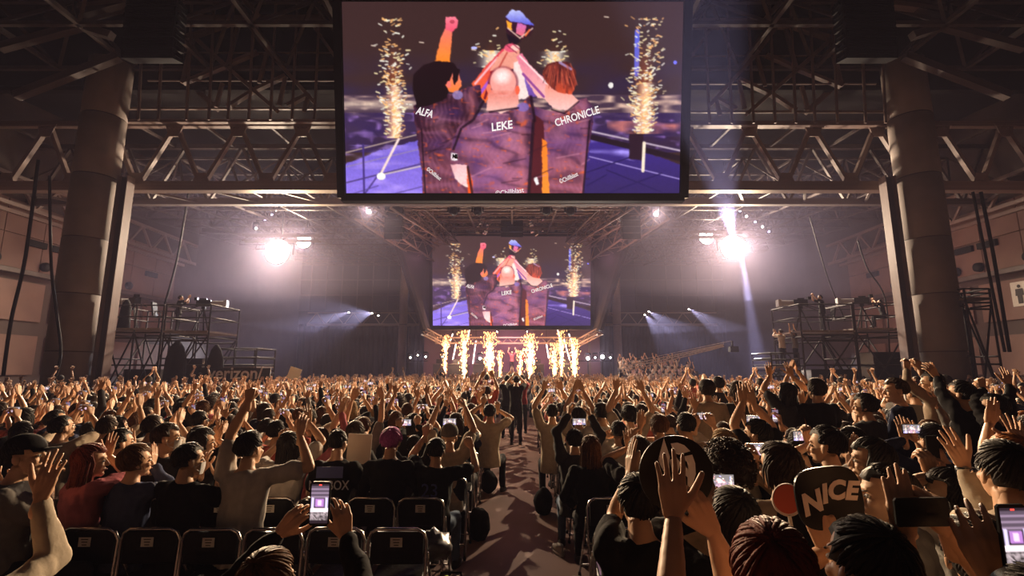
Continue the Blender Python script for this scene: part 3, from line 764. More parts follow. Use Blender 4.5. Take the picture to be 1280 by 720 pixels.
# ------------------------------------------------------------------ glaring lamps
FL = ['blazing floodlight high on the left, by far the brighter of that pair', 'blazing floodlight high on the right, by far the brighter of that pair',
      'smaller glaring floodlight just right of the blazing left one', 'smaller glaring floodlight just left of the blazing right one']
for k, (px, py, Y, e, s_) in enumerate(FLOOD):
    p = P(px, py, Y); t = thing('floodlight', FL[k], 'stage light', p + Vector((0, .12, 0))); rr_ = .80 if e > .9 else .52  # lens disc oversized, its shape takes in the glare around each lamp
    g = G(); g.add(tube([(0, -.25, 0), (0, -.1, 0), (0, .3, 0)], [rr_, rr_, rr_ * .5], 24)); part('housing', g, black, t, True)
    g = G(); g.add(tube([(0, -.27, 0), (0, -.30, 0)], [rr_ * .93, rr_ * .8], 24)); part('lens', g, lens_hot, t, True)
    g = G()
    for sx in (-1, 1): g.add(box((sx * (rr_ + .06), 0, .2), (.05, .12, .7)))
    g.add(box((0, 0, .57), (2 * rr_ + .2, .12, .06))); part('yoke', g, black, t)
    beam('hanger', p + Vector((0, .3, 1.1)), (p.x, p.y + .3, 15.3), .06, .06, black, t)
    if e > .9: box_truss(('left' if px < 640 else 'right') + (' lamp bar truss carrying the blazing floodlight' if e > .9 else ' lamp bar truss carrying the smaller glaring floodlight'), p + Vector((-2.4, .3, .95)), p + Vector((2.4, .3, .95)), .35, steel_d, 8, 'lamp_bar')
for (px, py) in ((461, 264), (820, 267)):
    moving_head('moving_head', 'glaring lamp at the ' + ('left' if px < 640 else 'right') + ' tip of the slanting rig truss', P(px, py, 26), P(px, 400, 10), 1.0, lens_hot, None, .11, 11.4)
for side, pts in (('left', ((355, 254), (340, 268), (345, 262), (331, 274), (320, 285))), ('right', ((912, 255), (925, 263), (933, 270), (944, 277), (953, 283), (961, 289)))):
    for k, (px, py) in enumerate(pts):
        moving_head('moving_head', f'small violet-white lamp in the arc above the {side} floodlight, {["first", "second", "third", "fourth", "fifth", "sixth"][k]} from the top', P(px, py, 32), P(px, 470, 12), .9, lens_vio if k % 2 else lens_mid, f'small lamps arcing above the {side} floodlight', .08, 12.2)
for k, (px, py, tx, ty) in enumerate(((436, 390, 330, 400), (465, 391, 420, 395), (473, 394, 430, 400), (806, 393, 850, 440), (861, 386, 960, 402), (811, 389, 880, 430))):
    lab = ['lamp on the rear truss left of the left far column, leftmost', 'lamp on the rear truss, second of the three left of the far column', 'lamp on the rear truss closest to the left far column', 'lamp on the rear truss closest to the right far column', 'lamp on the rear truss furthest right, throwing a beam', 'lamp on the rear truss between two others by the right far column'][k]
    moving_head('moving_head', lab, P(px, py, 57.9), P(px, 470, 40), 1.0, lens_hot, None, .09, P(0, 391, 58).z + .2)
warren('rear_truss', 'pale zigzag truss spanning the rear of the hall above the drape', 58, -24, 24, P(0, 406, 58).z, P(0, 391, 58).z, 2.15, .28, .16, .12, mat('pale truss metal', (.5, .42, .38), .5, .2, .1, 3), False)

# ------------------------------------------------------------------ side wing panels of the lower screen
for s, side in ((-1, 'left'), (1, 'right')):
    M = (lambda x: x) if s < 0 else (lambda x: 1280 - x)
    q = [P(M(497), 305, 33), P(M(538), 296, 37.2), P(M(538), 412, 37.2), P(M(529), 411, 35.5)]
    t = thing('wing_panel', f'dark slanted wing panel flanking the {side} edge of the lower screen', 'panel', q[0])
    nrm = (q[1] - q[0]).cross(q[3] - q[0]).normalized() * .12; Q = [v - q[0] for v in q]
    g = G(); g.add(loft([[v - nrm for v in Q], [v + nrm for v in Q]])); part('face', g, mat('dark wing cladding', (.02, .014, .014), .8, 0, .3, 1.5), t)
    for a, b in ((0, 3), (0, 1), (2, 3)): beam('edge', q[a], q[b], .3, .3, black, t)
    for k in range(4):
        f = .2 + .2 * k; beam('rail', q[0].lerp(q[3], f), q[1].lerp(q[2], f), .07, .07, steel, t)
    box_truss(f'short truss dropping from the foot of the {side} wing panel towards the stage', P(M(530), 414, 36), P(M(560), 430, 40), .4, steel, 5)
# ------------------------------------------------------------------ the picture shown on both screens (flat print), rasterised into vertex colours
PW, PH = 470, 264
PX0, PX1, PY0, PY1 = 427.0, 855.0, 0.0, 246.5
gx, gy = np.meshgrid(np.linspace(PX0, PX1, PW), np.linspace(PY0, PY1, PH))
img = np.zeros((PH, PW, 3)); rs = np.random.RandomState(5)
def noise(sx, sy, seed):
    r = np.random.RandomState(seed); a = r.rand(int(260 / sy) + 3, int(440 / sx) + 3)
    fx = (gx - PX0) / sx; fy = (gy - PY0) / sy; i = np.clip(fx.astype(int), 0, a.shape[1] - 2); j = np.clip(fy.astype(int), 0, a.shape[0] - 2)
    u = fx - i; v = fy - j; return (a[j, i] * (1 - u) + a[j, i + 1] * u) * (1 - v) + (a[j + 1, i] * (1 - u) + a[j + 1, i + 1] * u) * v
WARP = ((noise(5, 5, 91) - .5) * 1.3 + (noise(2.2, 2.2, 93) - .5) * 1.2, (noise(5, 5, 92) - .5) * 1.3 + (noise(2.2, 2.2, 94) - .5) * 1.2)
def rgb(*c): return np.array(c, float) / 255
def mix(m, c):
    global img
    m = np.clip(m, 0, 1)[..., None]; img = img * (1 - m) + np.asarray(c) * m
def inside(pts, X=None, Y=None):
    X = gx if X is None else X; Y = gy if Y is None else Y
    r = np.zeros(X.shape, bool); n = len(pts)
    for i in range(n):
        x1, y1 = pts[i]; x2, y2 = pts[(i + 1) % n]
        if y1 == y2: continue
        c = ((y1 > Y) != (y2 > Y)) & (X < (x2 - x1) * (Y - y1) / (y2 - y1) + x1); r ^= c
    return r
def fill(pts, c, c2=None, ax='y', a=1.0):
    m = np.zeros(gx.shape); wx, wy = WARP
    for ox in (-.3, .3):
        for oy in (-.3, .3): m += inside(pts, gx + ox + wx, gy + oy + wy) * .25
    if c2 is not None:
        p = np.array(pts); k = 1 if ax == 'y' else 0; q = gy if ax == 'y' else gx
        f = np.clip((q - p[:, k].min()) / (np.ptp(p[:, k]) + 1e-6), 0, 1)[..., None]; col = rgb(*c) * (1 - f) + rgb(*c2) * f
    else: col = rgb(*c)
    mix(m * a, col); return m
def ell(cx, cy_, rx, ry, c, a=1.0, soft=.12):
    d = np.sqrt(((gx - cx) / rx) ** 2 + ((gy - cy_) / ry) ** 2); m = np.clip((1 - d) / soft, 0, 1) * a; mix(m, rgb(*c)); return m
def line(x0, y0, x1, y1, w_, c, a=1.0):
    L = math.hypot(x1 - x0, y1 - y0) + 1e-6; ux, uy = (x1 - x0) / L, (y1 - y0) / L
    t = np.clip((gx - x0) * ux + (gy - y0) * uy, 0, L); d = np.hypot(gx - x0 - t * ux, gy - y0 - t * uy)
    mix(np.clip((w_ / 2 + .5 - d), 0, 1) * a, rgb(*c))
img[:] = rgb(60, 38, 38)
mix(np.clip((gy - 60) / 60, 0, 1) * (gy < 140) * noise(30, 14, 1) * .9, rgb(42, 34, 84))
band = (gy > 118) & (gy < 170)
mix(band * 1.0, rgb(70, 50, 70)); mix(band * np.clip(noise(14, 3, 2) * 2.2 - 1, 0, 1) * (gy < 150), rgb(225, 185, 165)); mix(band * (gx < 520) * np.exp(-((gy - 130) / 5) ** 2) * (.4 + .6 * noise(12, 2, 3)), rgb(245, 215, 190))
mix((gy > 140) * (gy < 190) * (.5 + .5 * noise(16, 9, 4)), rgb(52, 34, 82))
mix((gy > 140) * np.clip(noise(9, 5, 6) * 2.4 - 1.5, 0, 1) * (gy < 185), rgb(150, 110, 190))
fill([(427, 205), (470, 188), (530, 172), (530, 247), (427, 247)], (112, 92, 205), (150, 124, 240)); mix((gx < 530) * (gy > 180) * np.clip(noise(22, 6, 8) * 1.8 - .9, 0, 1), rgb(190, 160, 255))
for (a, b, c, d, w_, cc) in ((430, 190, 530, 165, 1.4, (190, 165, 150)), (430, 208, 530, 184, 1.2, (150, 130, 170)), (430, 228, 530, 203, 1.6, (70, 50, 110)), (475, 218, 530, 206, 1.8, (210, 190, 190)), (450, 246, 475, 212, 1.6, (60, 40, 110)), (475, 246, 530, 232, 1.2, (90, 70, 150)), (432, 244, 470, 232, 1.2, (90, 70, 150)), (452, 246, 452, 180, 2.4, (66, 46, 120))): line(a, b, c, d, w_, cc)
line(497, 173, 473, 218, 3, (255, 225, 215)); ell(474, 220, 6, 5, (255, 250, 245))
fill([(735, 166), (855, 205), (855, 247), (725, 247)], (64, 44, 140), (48, 34, 92)); mix(inside([(740, 168), (800, 178), (815, 205), (738, 190)]) * np.clip(noise(13, 7, 9) * 2 - .8, 0, 1), rgb(170, 150, 250))
for (a, b, c, d, w_, cc) in ((738, 163, 855, 188, 2.2, (190, 170, 190)), (738, 170, 855, 198, 7, (34, 20, 34)), (738, 195, 855, 224, 1.4, (170, 150, 220)), (735, 215, 800, 192, 1.6, (36, 24, 84)), (735, 232, 760, 218, 1.5, (36, 24, 84)), (750, 246, 830, 216, 1.6, (36, 24, 84)), (760, 212, 830, 240, 1.5, (36, 24, 84))): line(a, b, c, d, w_, cc)
fill([(788, 162), (806, 166), (806, 200), (788, 198)], (44, 24, 40))
mix(((gx > 760) & (gy > 150) & (gy < 166)) * np.clip(noise(11, 6, 12) * 2 - .8, 0, 1), rgb(190, 110, 110))
line(796, 40, 796, 92, 6, (96, 104, 235), .95); ell(764, 106, 3.4, 4, (240, 235, 230)); ell(593, 60, 4, 2, (190, 190, 255)); ell(844, 78, 2.5, 2.5, (120, 120, 255))
for (x, y) in ((468, 57), (528, 53), (593, 62), (601, 68), (758, 22)): line(x - 3, y, x + 2, y + .6, 1.2, (245, 220, 200))
def sparks(cx, y0, y1, n, wtop, wbase, seed):
    r = np.random.RandomState(seed)
    mix(np.exp(-((gx - cx - (y1 - gy) * .03) / (wbase * 1.5)) ** 2) * (gy > (y0 + y1) / 2) * (gy < y1) * .95, rgb(255, 250, 235))
    mix(np.exp(-((gx - cx) / (wtop * .7)) ** 2) * np.clip((gy - y0 - 8) / 50, 0, 1) * (gy < y1) * .45, rgb(235, 110, 50))
    for k in range(n):
        f = min(1.12, abs(r.normal(0, .52))); y = y1 - (y1 - y0) * f; x = cx + r.normal(0, wbase + (wtop - wbase) * math.sin(min(1, f) * 2.2) * .9) * .8; a = r.uniform(-.5, .7); L = r.uniform(1.5, 5)
        line(x, y, x + L * math.cos(a) * (1 if x > cx - 3 else -1), y - L * math.sin(a) - .4, r.uniform(.8, 1.7), ((255, 236, 180), (255, 190, 120), (255, 252, 235))[r.randint(3)])
sparks(492, 42, 172, 360, 12, 4, 1); sparks(806, 40, 166, 420, 14, 5, 2); sparks(614, 42, 84, 45, 8, 7, 3); sparks(693, 44, 84, 55, 9, 7, 4)
line(807, 178, 806, 213, 4, (255, 235, 210)); 
# arms raised to the cup
fill([(590, 104), (606, 84), (628, 62), (638, 58), (648, 66), (642, 84), (622, 86), (608, 128), (598, 118)], (225, 60, 90), (255, 110, 40)); line(600, 116, 632, 74, 4, (170, 90, 210)); line(594, 104, 622, 72, 2.5, (255, 190, 200)); line(606, 122, 616, 90, 3, (120, 20, 40))
fill([(612, 88), (622, 72), (634, 58), (650, 62), (648, 84), (634, 88)], (245, 160, 140)); line(624, 84, 634, 66, 2, (200, 80, 70)); line(614, 90, 630, 86, 3, (150, 30, 50)); fill([(642, 78), (652, 74), (662, 122), (642, 124)], (255, 225, 220)); fill([(652, 84), (660, 88), (672, 120), (662, 122)], (140, 110, 210), (110, 70, 160))
fill([(645, 70), (652, 66), (664, 82), (694, 110), (686, 124), (672, 122), (654, 92)], (235, 120, 150), (255, 195, 185)); line(654, 92, 680, 120, 3, (150, 70, 150)); line(650, 70, 690, 110, 2, (255, 225, 225))
fill([(544, 77), (553, 44), (557, 36), (566, 38), (565, 52), (562, 78)], (255, 120, 110), (255, 140, 40)); fill([(558, 22), (570, 22), (574, 27), (572, 35), (566, 41), (558, 38)], (255, 130, 150), (250, 80, 110)); ell(566, 28, 3.5, 2.5, (170, 50, 70), .7)
# the cup
fill([(632, 22), (640, 14), (650, 14), (668, 34), (664, 44), (652, 50), (640, 46), (633, 40)], (60, 20, 60), (50, 20, 30)); fill([(632, 22), (640, 13), (651, 15), (668, 33), (650, 30), (638, 27)], (200, 205, 255), (90, 90, 220))
fill([(633, 26), (640, 29), (640, 38), (634, 36)], (255, 170, 50)); fill([(647, 30), (658, 33), (654, 48), (645, 42)], (215, 110, 190), (240, 110, 110)); line(635, 36, 650, 48, 1.4, (240, 200, 180)); line(650, 48, 666, 36, 1.3, (240, 210, 190)); line(662, 38, 657, 45, 2, (255, 120, 60))
fill([(633, 42), (648, 49), (652, 52), (644, 56), (636, 54)], (30, 16, 30)); ell(639, 60, 9, 5.5, (235, 90, 120)); ell(644, 60, 6, 4, (255, 200, 190)); line(634, 57, 646, 66, 1.2, (150, 40, 70)); line(640, 54, 650, 62, 1.2, (150, 40, 70))
def jersey(pts, c1, c2, seed, cx):
    m = fill(pts, c1, c2); st = np.abs(np.sin((gx - cx) * .45 + 2.5 * np.abs(np.sin((gy) * .09)) + noise(20, 16, seed) * 5)); fold = np.sin(gy * .22 - (gx - cx) * .10 + 7 * noise(26, 12, seed + 1))
    mix(m * np.clip(st - .55, 0, 1) * .45, rgb(205, 130, 150)); mix(m * np.clip(fold, 0, 1) ** 2 * .55, rgb(44, 18, 34)); mix(m * np.clip(-fold - .3, 0, 1) * .4, rgb(190, 120, 160))
    q_ = np.array(pts); xm, xM = q_[:, 0].min(), q_[:, 0].max(); e_ = (gx - xm) / (xM - xm)
    mix(m * np.clip(1 - e_ * 5, 0, 1) * .6, rgb(40, 14, 40)); mix(m * np.clip(e_ * 5 - 4.1, 0, 1) * .75, rgb(34, 12, 30)); mix(m * np.exp(-((e_ - .86) / .05) ** 2) * .35, rgb(235, 130, 130)); mix(m * np.clip((gy - 130) / 60 - .6 + noise(18, 9, seed + 5) * .5, 0, 1) * .25, rgb(200, 120, 160))
    mix(m * np.clip(noise(5, 2.4, seed + 2) * 3.2 - 2.35, 0, 1), rgb(255, 100, 40)); mix(m * np.clip(noise(24, 20, seed + 3) * 1.6 - .8, 0, 1) * .6, rgb(70, 48, 130)); return m
jersey([(516, 132), (540, 118), (565, 116), (585, 108), (600, 106), (602, 124), (590, 150), (586, 185), (590, 246), (526, 246), (526, 215), (520, 170)], (64, 30, 50), (78, 32, 42), 20, 555)
fill([(515, 108), (517, 92), (530, 80), (548, 76), (566, 78), (575, 88), (572, 104), (562, 108), (558, 122), (540, 130), (520, 134), (518, 120)], (30, 12, 20), (22, 10, 16))
fill([(566, 90), (573, 88), (575, 96), (577, 106), (571, 116), (562, 114), (557, 106), (562, 102)], (255, 130, 120), (255, 130, 50)); ell(561, 105, 3, 4.5, (255, 120, 110)); fill([(566, 84), (575, 86), (572, 100), (568, 106), (566, 98)], (28, 12, 20))
jersey([(668, 132), (690, 138), (705, 140), (722, 124), (734, 122), (742, 134), (742, 155), (734, 200), (730, 246), (684, 246), (672, 200), (668, 150)], (150, 84, 104), (128, 60, 70), 40, 705)
fill([(665, 140), (680, 150), (684, 246), (662, 246)], (84, 26, 36)); fill([(678, 172), (684, 176), (688, 246), (678, 246)], (255, 130, 40), (255, 150, 50)); fill([(668, 222), (672, 220), (674, 229), (670, 231)], (250, 245, 245))
fill([(682, 104), (694, 112), (712, 112), (724, 126), (712, 138), (692, 134), (682, 124)], (255, 150, 130), (255, 205, 200)); fill([(678, 92), (684, 80), (696, 76), (710, 77), (720, 88), (721, 104), (715, 117), (700, 115), (690, 110), (684, 104)], (96, 36, 36), (220, 80, 50)); mix(inside([(678, 92), (684, 80), (696, 76), (710, 77), (720, 88), (721, 104), (715, 117), (700, 115), (690, 110)]) * np.clip(noise(3, 12, 60) * 2 - .8, 0, 1) * .8, rgb(60, 20, 28)); line(700, 78, 714, 86, 3, (190, 170, 235), .7)
jersey([(574, 156), (592, 146), (612, 138), (650, 132), (662, 118), (668, 140), (666, 190), (660, 246), (586, 246), (580, 205), (562, 202), (566, 170)], (112, 66, 104), (168, 92, 112), 60, 625)
fill([(562, 204), (583, 206), (588, 236), (576, 231), (567, 222)], (255, 195, 200), (255, 225, 220)); fill([(583, 206), (590, 225), (590, 246), (584, 246)], (255, 90, 30))
ell(629, 103, 20.5, 22, (120, 30, 50), .8, .15); fill([(611, 112), (647, 110), (649, 132), (628, 141), (608, 137)], (235, 120, 105), (255, 205, 195)); ell(629, 102, 17.5, 19, (250, 165, 155)); ell(628, 95, 14, 12, (255, 236, 232), 1, .7); ell(628, 116, 12, 3, (225, 110, 95), .7, .8); ell(611, 110, 3, 6, (255, 130, 100)); ell(647, 112, 3, 6, (255, 100, 70)); line(617, 113, 640, 114, 2, (240, 140, 120), .5)
ell(572, 118, 7, 6, (150, 130, 190), .8); ell(654, 133, 8, 6, (130, 110, 200), .7); fill([(563, 190), (571, 191), (571, 200), (563, 199)], (245, 240, 245))
for (cx, cy_, r1, r2, c_, a_) in ((548, 150, 16, 22, (200, 130, 140), .35), (600, 165, 14, 24, (205, 130, 165), .4), (640, 175, 16, 20, (215, 140, 170), .4), (612, 215, 22, 16, (200, 125, 165), .4), (700, 165, 14, 18, (225, 140, 160), .4), (705, 205, 18, 14, (205, 115, 120), .35), (560, 205, 14, 20, (180, 90, 100), .3)): ell(cx, cy_, r1, r2, c_, a_, 1.0)
for k in range(26):
    x_ = rs.uniform(528, 735); y_ = rs.uniform(140, 244); L_ = rs.uniform(10, 34); line(x_, y_, min(x_ + L_, 738), y_ - L_ * rs.uniform(-.1, .5), 1.6, (40, 14, 30) if k % 2 else (225, 150, 170), .45)
for k in range(60): line(x_ := rs.uniform(684, 716), y_ := rs.uniform(78, 96), x_ + (x_ - 698) * .35, y_ + rs.uniform(8, 18), 1.0, ((60, 20, 28), (230, 110, 80), (160, 60, 50))[k % 3], .6)
for (a, b, c, d, w_) in ((576, 160, 566, 186, 3), (584, 208, 590, 246, 3), (590, 150, 578, 158, 3), (604, 126, 592, 148, 3.5), (664, 120, 669, 150, 3.5), (667, 150, 661, 246, 4), (526, 160, 530, 246, 2), (738, 150, 730, 246, 2.5), (690, 136, 706, 141, 2), (706, 141, 724, 126, 2), (612, 139, 648, 134, 2.4)): line(a, b, c, d, w_, (30, 10, 26), .8)
mix(np.clip(noise(1.6, 1.6, 77) * .5 - .1, 0, 1) * .22, rgb(20, 10, 16)); im2 = img.copy(); im2[1:-1, 1:-1] = img[1:-1, 1:-1] * .5 + (img[:-2, 1:-1] + img[2:, 1:-1] + img[1:-1, :-2] + img[1:-1, 2:]) * .125; img = im2
lin = np.where(img <= .04045, img / 12.92, ((img + .055) / 1.055) ** 2.4)
def screen_obj(name, label, q, gain, frame_w, depth, contrast=1.0, sub=1):
    """q: corners TL, TR, BR, BL in the world. The picture grid lies on the slab between them."""
    t = thing(name, label, 'screen', (q[0] + q[1] + q[2] + q[3]) / 4); o = t.location.copy(); Q = [v - o for v in q]
    nrm = (Q[1] - Q[0]).cross(Q[3] - Q[0]).normalized()                     # towards the audience or away; fix sign
    if nrm.y > 0: nrm = -nrm
    L = lin[::sub, ::sub]; H_, W_ = L.shape[:2]
    u, v = np.meshgrid(np.linspace(0, 1, W_), np.linspace(0, 1, H_)); A = [np.array(x) for x in Q]
    V = ((A[0] * (1 - u[..., None]) + A[1] * u[..., None]) * (1 - v[..., None]) + (A[3] * (1 - u[..., None]) + A[2] * u[..., None]) * v[..., None]).reshape(-1, 3) + np.array(nrm) * .02
    i, j = np.meshgrid(np.arange(W_ - 1), np.arange(H_ - 1)); a = (j * W_ + i).ravel(); T = np.stack([a, a + W_, a + W_ + 1, a + 1], 1)
    me = mk_mesh('picture', V, T, [MATS.get('pic%g' % gain) or mat_attr('pic%g' % gain, 'col', True, gain)], None, False, L.reshape(-1, 3))
    link('picture', me, t)
    g = G(); g.add(loft([[x for x in Q], [x - nrm * depth for x in Q]])); part('cabinet', g, black, t)
    c = sum(Q, Vector()) / 4; out = []
    for k in range(4):
        beam('frame', q[k] + (Q[k] - Q[(k + 2) % 4]).normalized() * frame_w * .3 + nrm * .04, q[(k + 1) % 4] + (Q[(k + 1) % 4] - Q[(k + 3) % 4]).normalized() * frame_w * .3 + nrm * .04, frame_w, frame_w, black, t)
    def put(s, px, py, hpx, rot=0.0, shear=0.0, bold=0.01, sx=1.0, m=None):  # lettering printed on the picture
        uu = (px - PX0) / (PX1 - PX0); vv = (py - PY0) / (PY1 - PY0); wd = (Q[1] - Q[0]).length; hp = hpx * wd / (PX1 - PX0)
        me = text_mesh(s, hp, .004, bold, m or lett, shear); l = link('lettering', me, t)
        l.location = Q[0] * (1 - uu) * (1 - vv) + Q[1] * uu * (1 - vv) + Q[3] * (1 - uu) * vv + Q[2] * uu * vv + nrm * .03
        X = (Q[1] - Q[0]).normalized(); Yv = (Q[0] - Q[3]).normalized(); Z = X.cross(Yv)
        l.rotation_euler = (Matrix((X, Yv, Z)).transposed() @ Matrix.Rotation(R(rot), 3, 'Z')).to_euler(); l.scale = (sx, 1, 1)
    put('CHRONICLE', 722, 145, 13, 17, .0, .004, .8); put('ALFA', 530, 140, 13, -14, .2, .006, .7); put('LEKE', 627, 157, 14, 8, .1, .008, .9)
    put('©Chillblast', 712, 222, 8, 24, 0, 0, .7); put('©Chillblast', 637, 240, 9, 8, 0, 0, .9); put('©Chillblast', 541, 217, 7, -38, 0, 0, .7); put('NE', 568, 195, 6, -5, 0, .02, .8, ink)
    return t
lett = mat('lit white lettering', (.9, .9, .9), .5, 0, 0, 5, 0, (1, .97, .97), .95)
MQ = [PD(425, -1.5, 17.2), PD(856.5, -1.5, 17.2), PD(851, 246.5, 17.7), PD(431, 246.5, 17.7)]
screen_obj('upper_screen', 'huge upper video screen showing three jersey-clad players lifting a cup', MQ, 1.15, .28, .5)
LQ = [P(539, 293.5, 37), P(740, 294, 37), P(739, 409, 37), P(540, 409, 37)]
screen_obj('lower_screen', 'smaller video screen above the stage repeating the players lifting a cup', LQ, 1.35, .30, .5, sub=2)
# hang wires of the screens
t = thing('hanging_cable', 'steel cables holding the smaller screen under the rig', 'cable', LQ[0])
for f in (.1, .35, .65, .9):
    p = LQ[0].lerp(LQ[1], f); beam('cable', p + Vector((0, .3, .1)), p + Vector((0, .3, 4)), .05, .05, black, t)
# ------------------------------------------------------------------ stage, sparks, performers
stg = mat('black stage deck', (.03, .022, .026), .4, 0, .2, 3)
t = thing('stage', 'low black stage behind the spark fountains under the smaller screen', 'stage', (0, 42, 0))
g = G(); g.add(box((0, 0, 1.2), (15, 5.4, .2))); part('deck', g, stg, t)
for k in range(8):
    g = G(); g.add(box((-6.6 + 1.885 * k, -2.68, .55), (1.82, .06, 1.1))); part('fascia', g, stg, t)
g = G(); g.add(box((0, -.2, 1.5), (3.2, 1.6, .4))); part('riser', g, stg, t)
g = G(); g.add(box((0, 45.5, 2.9), (16, .2, 5.8))); tag(part('stage_backdrop', g, mat('dusky pink stage backdrop', (.10, .05, .075), .8, 0, .2, .6), None), 'dusky backdrop wall closing the rear of the stage', 'backdrop')
warren('stage_header_truss', 'low header truss across the front of the stage above the fountains', 40.2, -6.2, 6.2, P(0, 429, 40.2).z, P(0, 422, 40.2).z, .9, .14, .12, .06, steel, False)
for px, side in ((556, 'left'), (737, 'right')):
    x = P(px, 440, 40.2).x; t = thing('stage_post', f'slim post carrying the header truss on the {side} of the stage', 'post', (x, 40.2, 0)); beam('post', (x, 40.2, 0), (x, 40.2, 4.5), .16, .16, steel_d, t); beam('foot', (x, 40.2, 0), (x, 40.2, .06), .6, .6, steel_d, t)
sp_hot = mat('white hot spark core', (1, .8, .6), .5, 0, 0, 5, 0, (1, .70, .42), 3.6); sp_mid = mat('flying orange spark', (1, .6, .3), .5, 0, 0, 5, 0, (1, .46, .18), 3.2)
FN = ['leftmost', 'second from left', 'third from left', 'small one just left of centre', 'small one just right of centre', 'fourth from right', 'third from right', 'second from right', 'rightmost']
for k, (px, wd, top, n, base) in enumerate(((556, 9, 420, 260, 1), (580, 13, 414, 280, 1), (612, 15, 416, 420, 1), (625, 7, 440, 120, 1), (650, 9, 438, 120, 0), (663, 16, 418, 420, 1), (693, 12, 430, 220, 1), (702, 9, 414, 260, 1), (718, 13, 424, 320, 1))):
    Y = 38.3 + (k % 3) * .25; p0 = P(px, 462, Y); p0.z = 1.3 if Y > 39.3 else .9; H = P(px, top, Y).z - p0.z
    t = thing('spark_fountain', f'fountain of orange and white sparks at stage front, {FN[k]}', 'firework', (p0.x, Y, 0))
    g = G(); g.add(box((0, 0, p0.z - .12), (.3, .3, .24))); g.add(box((0, 0, (p0.z - .24) / 2), (.5, .4, p0.z - .24))); part('launcher', g, black, t)
    for m_, name, cnt, wk in ((sp_hot, 'spark_core', int(n * .7), .5), (sp_mid, 'sparks', n, 1.2)):
        g = G()
        for q in range(cnt):
            f = rnd.random() ** (1.5 if name == 'spark_core' else .75); z = p0.z + H * f * (.8 if name == 'spark_core' else 1)
            w2 = wd / F * Y * .5 * wk * (.35 + .55 * f); L = rnd.uniform(.06, .2) if name == 'spark_core' else rnd.uniform(.05, .16)
            c = np.array((rnd.gauss(0, w2 * .55), rnd.gauss(0, w2 * .5), z)); d = np.array((c[0] * .5 + rnd.gauss(0, .2), rnd.gauss(0, .2), 1)); d /= np.linalg.norm(d)
            g.add(bar(c, c + d * L, rnd.uniform(.018, .036)))
        if name == 'spark_core': g.add(tube([(-.05, 0, p0.z), (-.02, 0, p0.z + H * .3), (0, 0, p0.z + H * .45)], [.045, .035, .008], 6)); g.add(tube([(.08, 0, p0.z), (.05, 0, p0.z + H * .35)], [.035, .008], 6))
        o = part(name, g, m_, t); o['kind'] = 'stuff'
tubem = mat('glowing light tube', (1, 1, 1), .5, 0, 0, 5, 0, (1, .85, .82), 2.5)
for k, (a, b) in enumerate((((566, 417), (560, 434)), ((587, 412), (583, 430)), ((595, 426), (591, 455)), ((570, 430), (566, 450)), ((697, 412), (701, 428)), ((711, 417), (716, 432)), ((705, 424), (712, 450)), ((683, 430), (686, 448)))):
    p0, p1 = P(*b, 41), P(*a, 41); o = thing('light_tube', f'slanting glowing light tube over the stage, {["first", "second", "fourth", "third"][k % 4] if k < 4 else ["first", "third", "second", "fourth"][k - 4]} on the {"left" if k < 4 else "right"} side', 'light', p0)
    beam('tube', p0, p1, .10, .10, tubem, o, True); beam('holder', p1, p1 + Vector((0, 0, .25)), .14, .14, black, o)
    beam('drop_wire', p1, Vector((p1.x, 40.75, 7.48)), .03, .03, black, o)
for k, (px, py, e) in enumerate(((513, 447, .12), (522, 444, .10), (532, 446, .13), (744, 447, .12), (753, 446, .26), (763, 447, .12), (735, 448, .22), (600, 448, .18), (553, 446, .10))):
    lb = ['left cluster of three, outer left', 'left cluster of three, middle', 'left cluster of three, inner right', 'right cluster, small one on the left', 'right cluster, large glaring one in the middle', 'right cluster, small one on the right', 'bright one just beside the right far fountains', 'one behind the left fountains', 'tiny one at the left end of the stage'][k]
    moving_head('floor_light', 'low stage lamp facing the crowd: ' + lb, P(px, py, 38), (0, 5, 2), .8 + e, lens_hot, None, e * .55)
    # its stand
for k, px in enumerate((522, 753, 735)):
    p = P(px, 447, 38); t = thing('lamp_stand', f'black stand under the low stage lamps, {["left of the stage", "right of the stage", "inner right"][k]}', 'stand', (p.x, 38.1, 0)); beam('pole', (p.x, 38.1, 0), (p.x, 38.1, p.z - .2), .09, .09, black, t)
    beam('bar', (p.x - .75, 38.1, p.z - .25), (p.x + .75, 38.1, p.z - .25), .07, .07, black, t); beam('foot', (p.x - .5, 38.1, .03), (p.x + .5, 38.1, .03), .3, .06, black, t)
def look(O, loc, yaw, s, shirt, hs, hc, label, **k): return place_person(O, loc, R(yaw), s, shirt, HAIR[hs][k.pop('hv', 0)], hc, label, **k)
look(STEMPL[3], (0, 41.6, 1.7), 180, 1.0, 'pink', 'short', 'black', 'performer with both arms up at the centre of the stage')
look(STEMPL[4], (.9, 41.9, 1.7), 170, 1.0, 'dark red', 'short', 'black', 'performer clapping just right of the stage centre')
look(STEMPL[1], (-.9, 41.9, 1.7), 185, .98, 'black', 'short', 'black', 'performer with hands before the face just left of the stage centre')
look(STEMPL[0], (1.7, 42.3, 1.3), 175, 1.0, 'pink', 'short', 'dark brown', 'performer clapping high on the stage, furthest right')
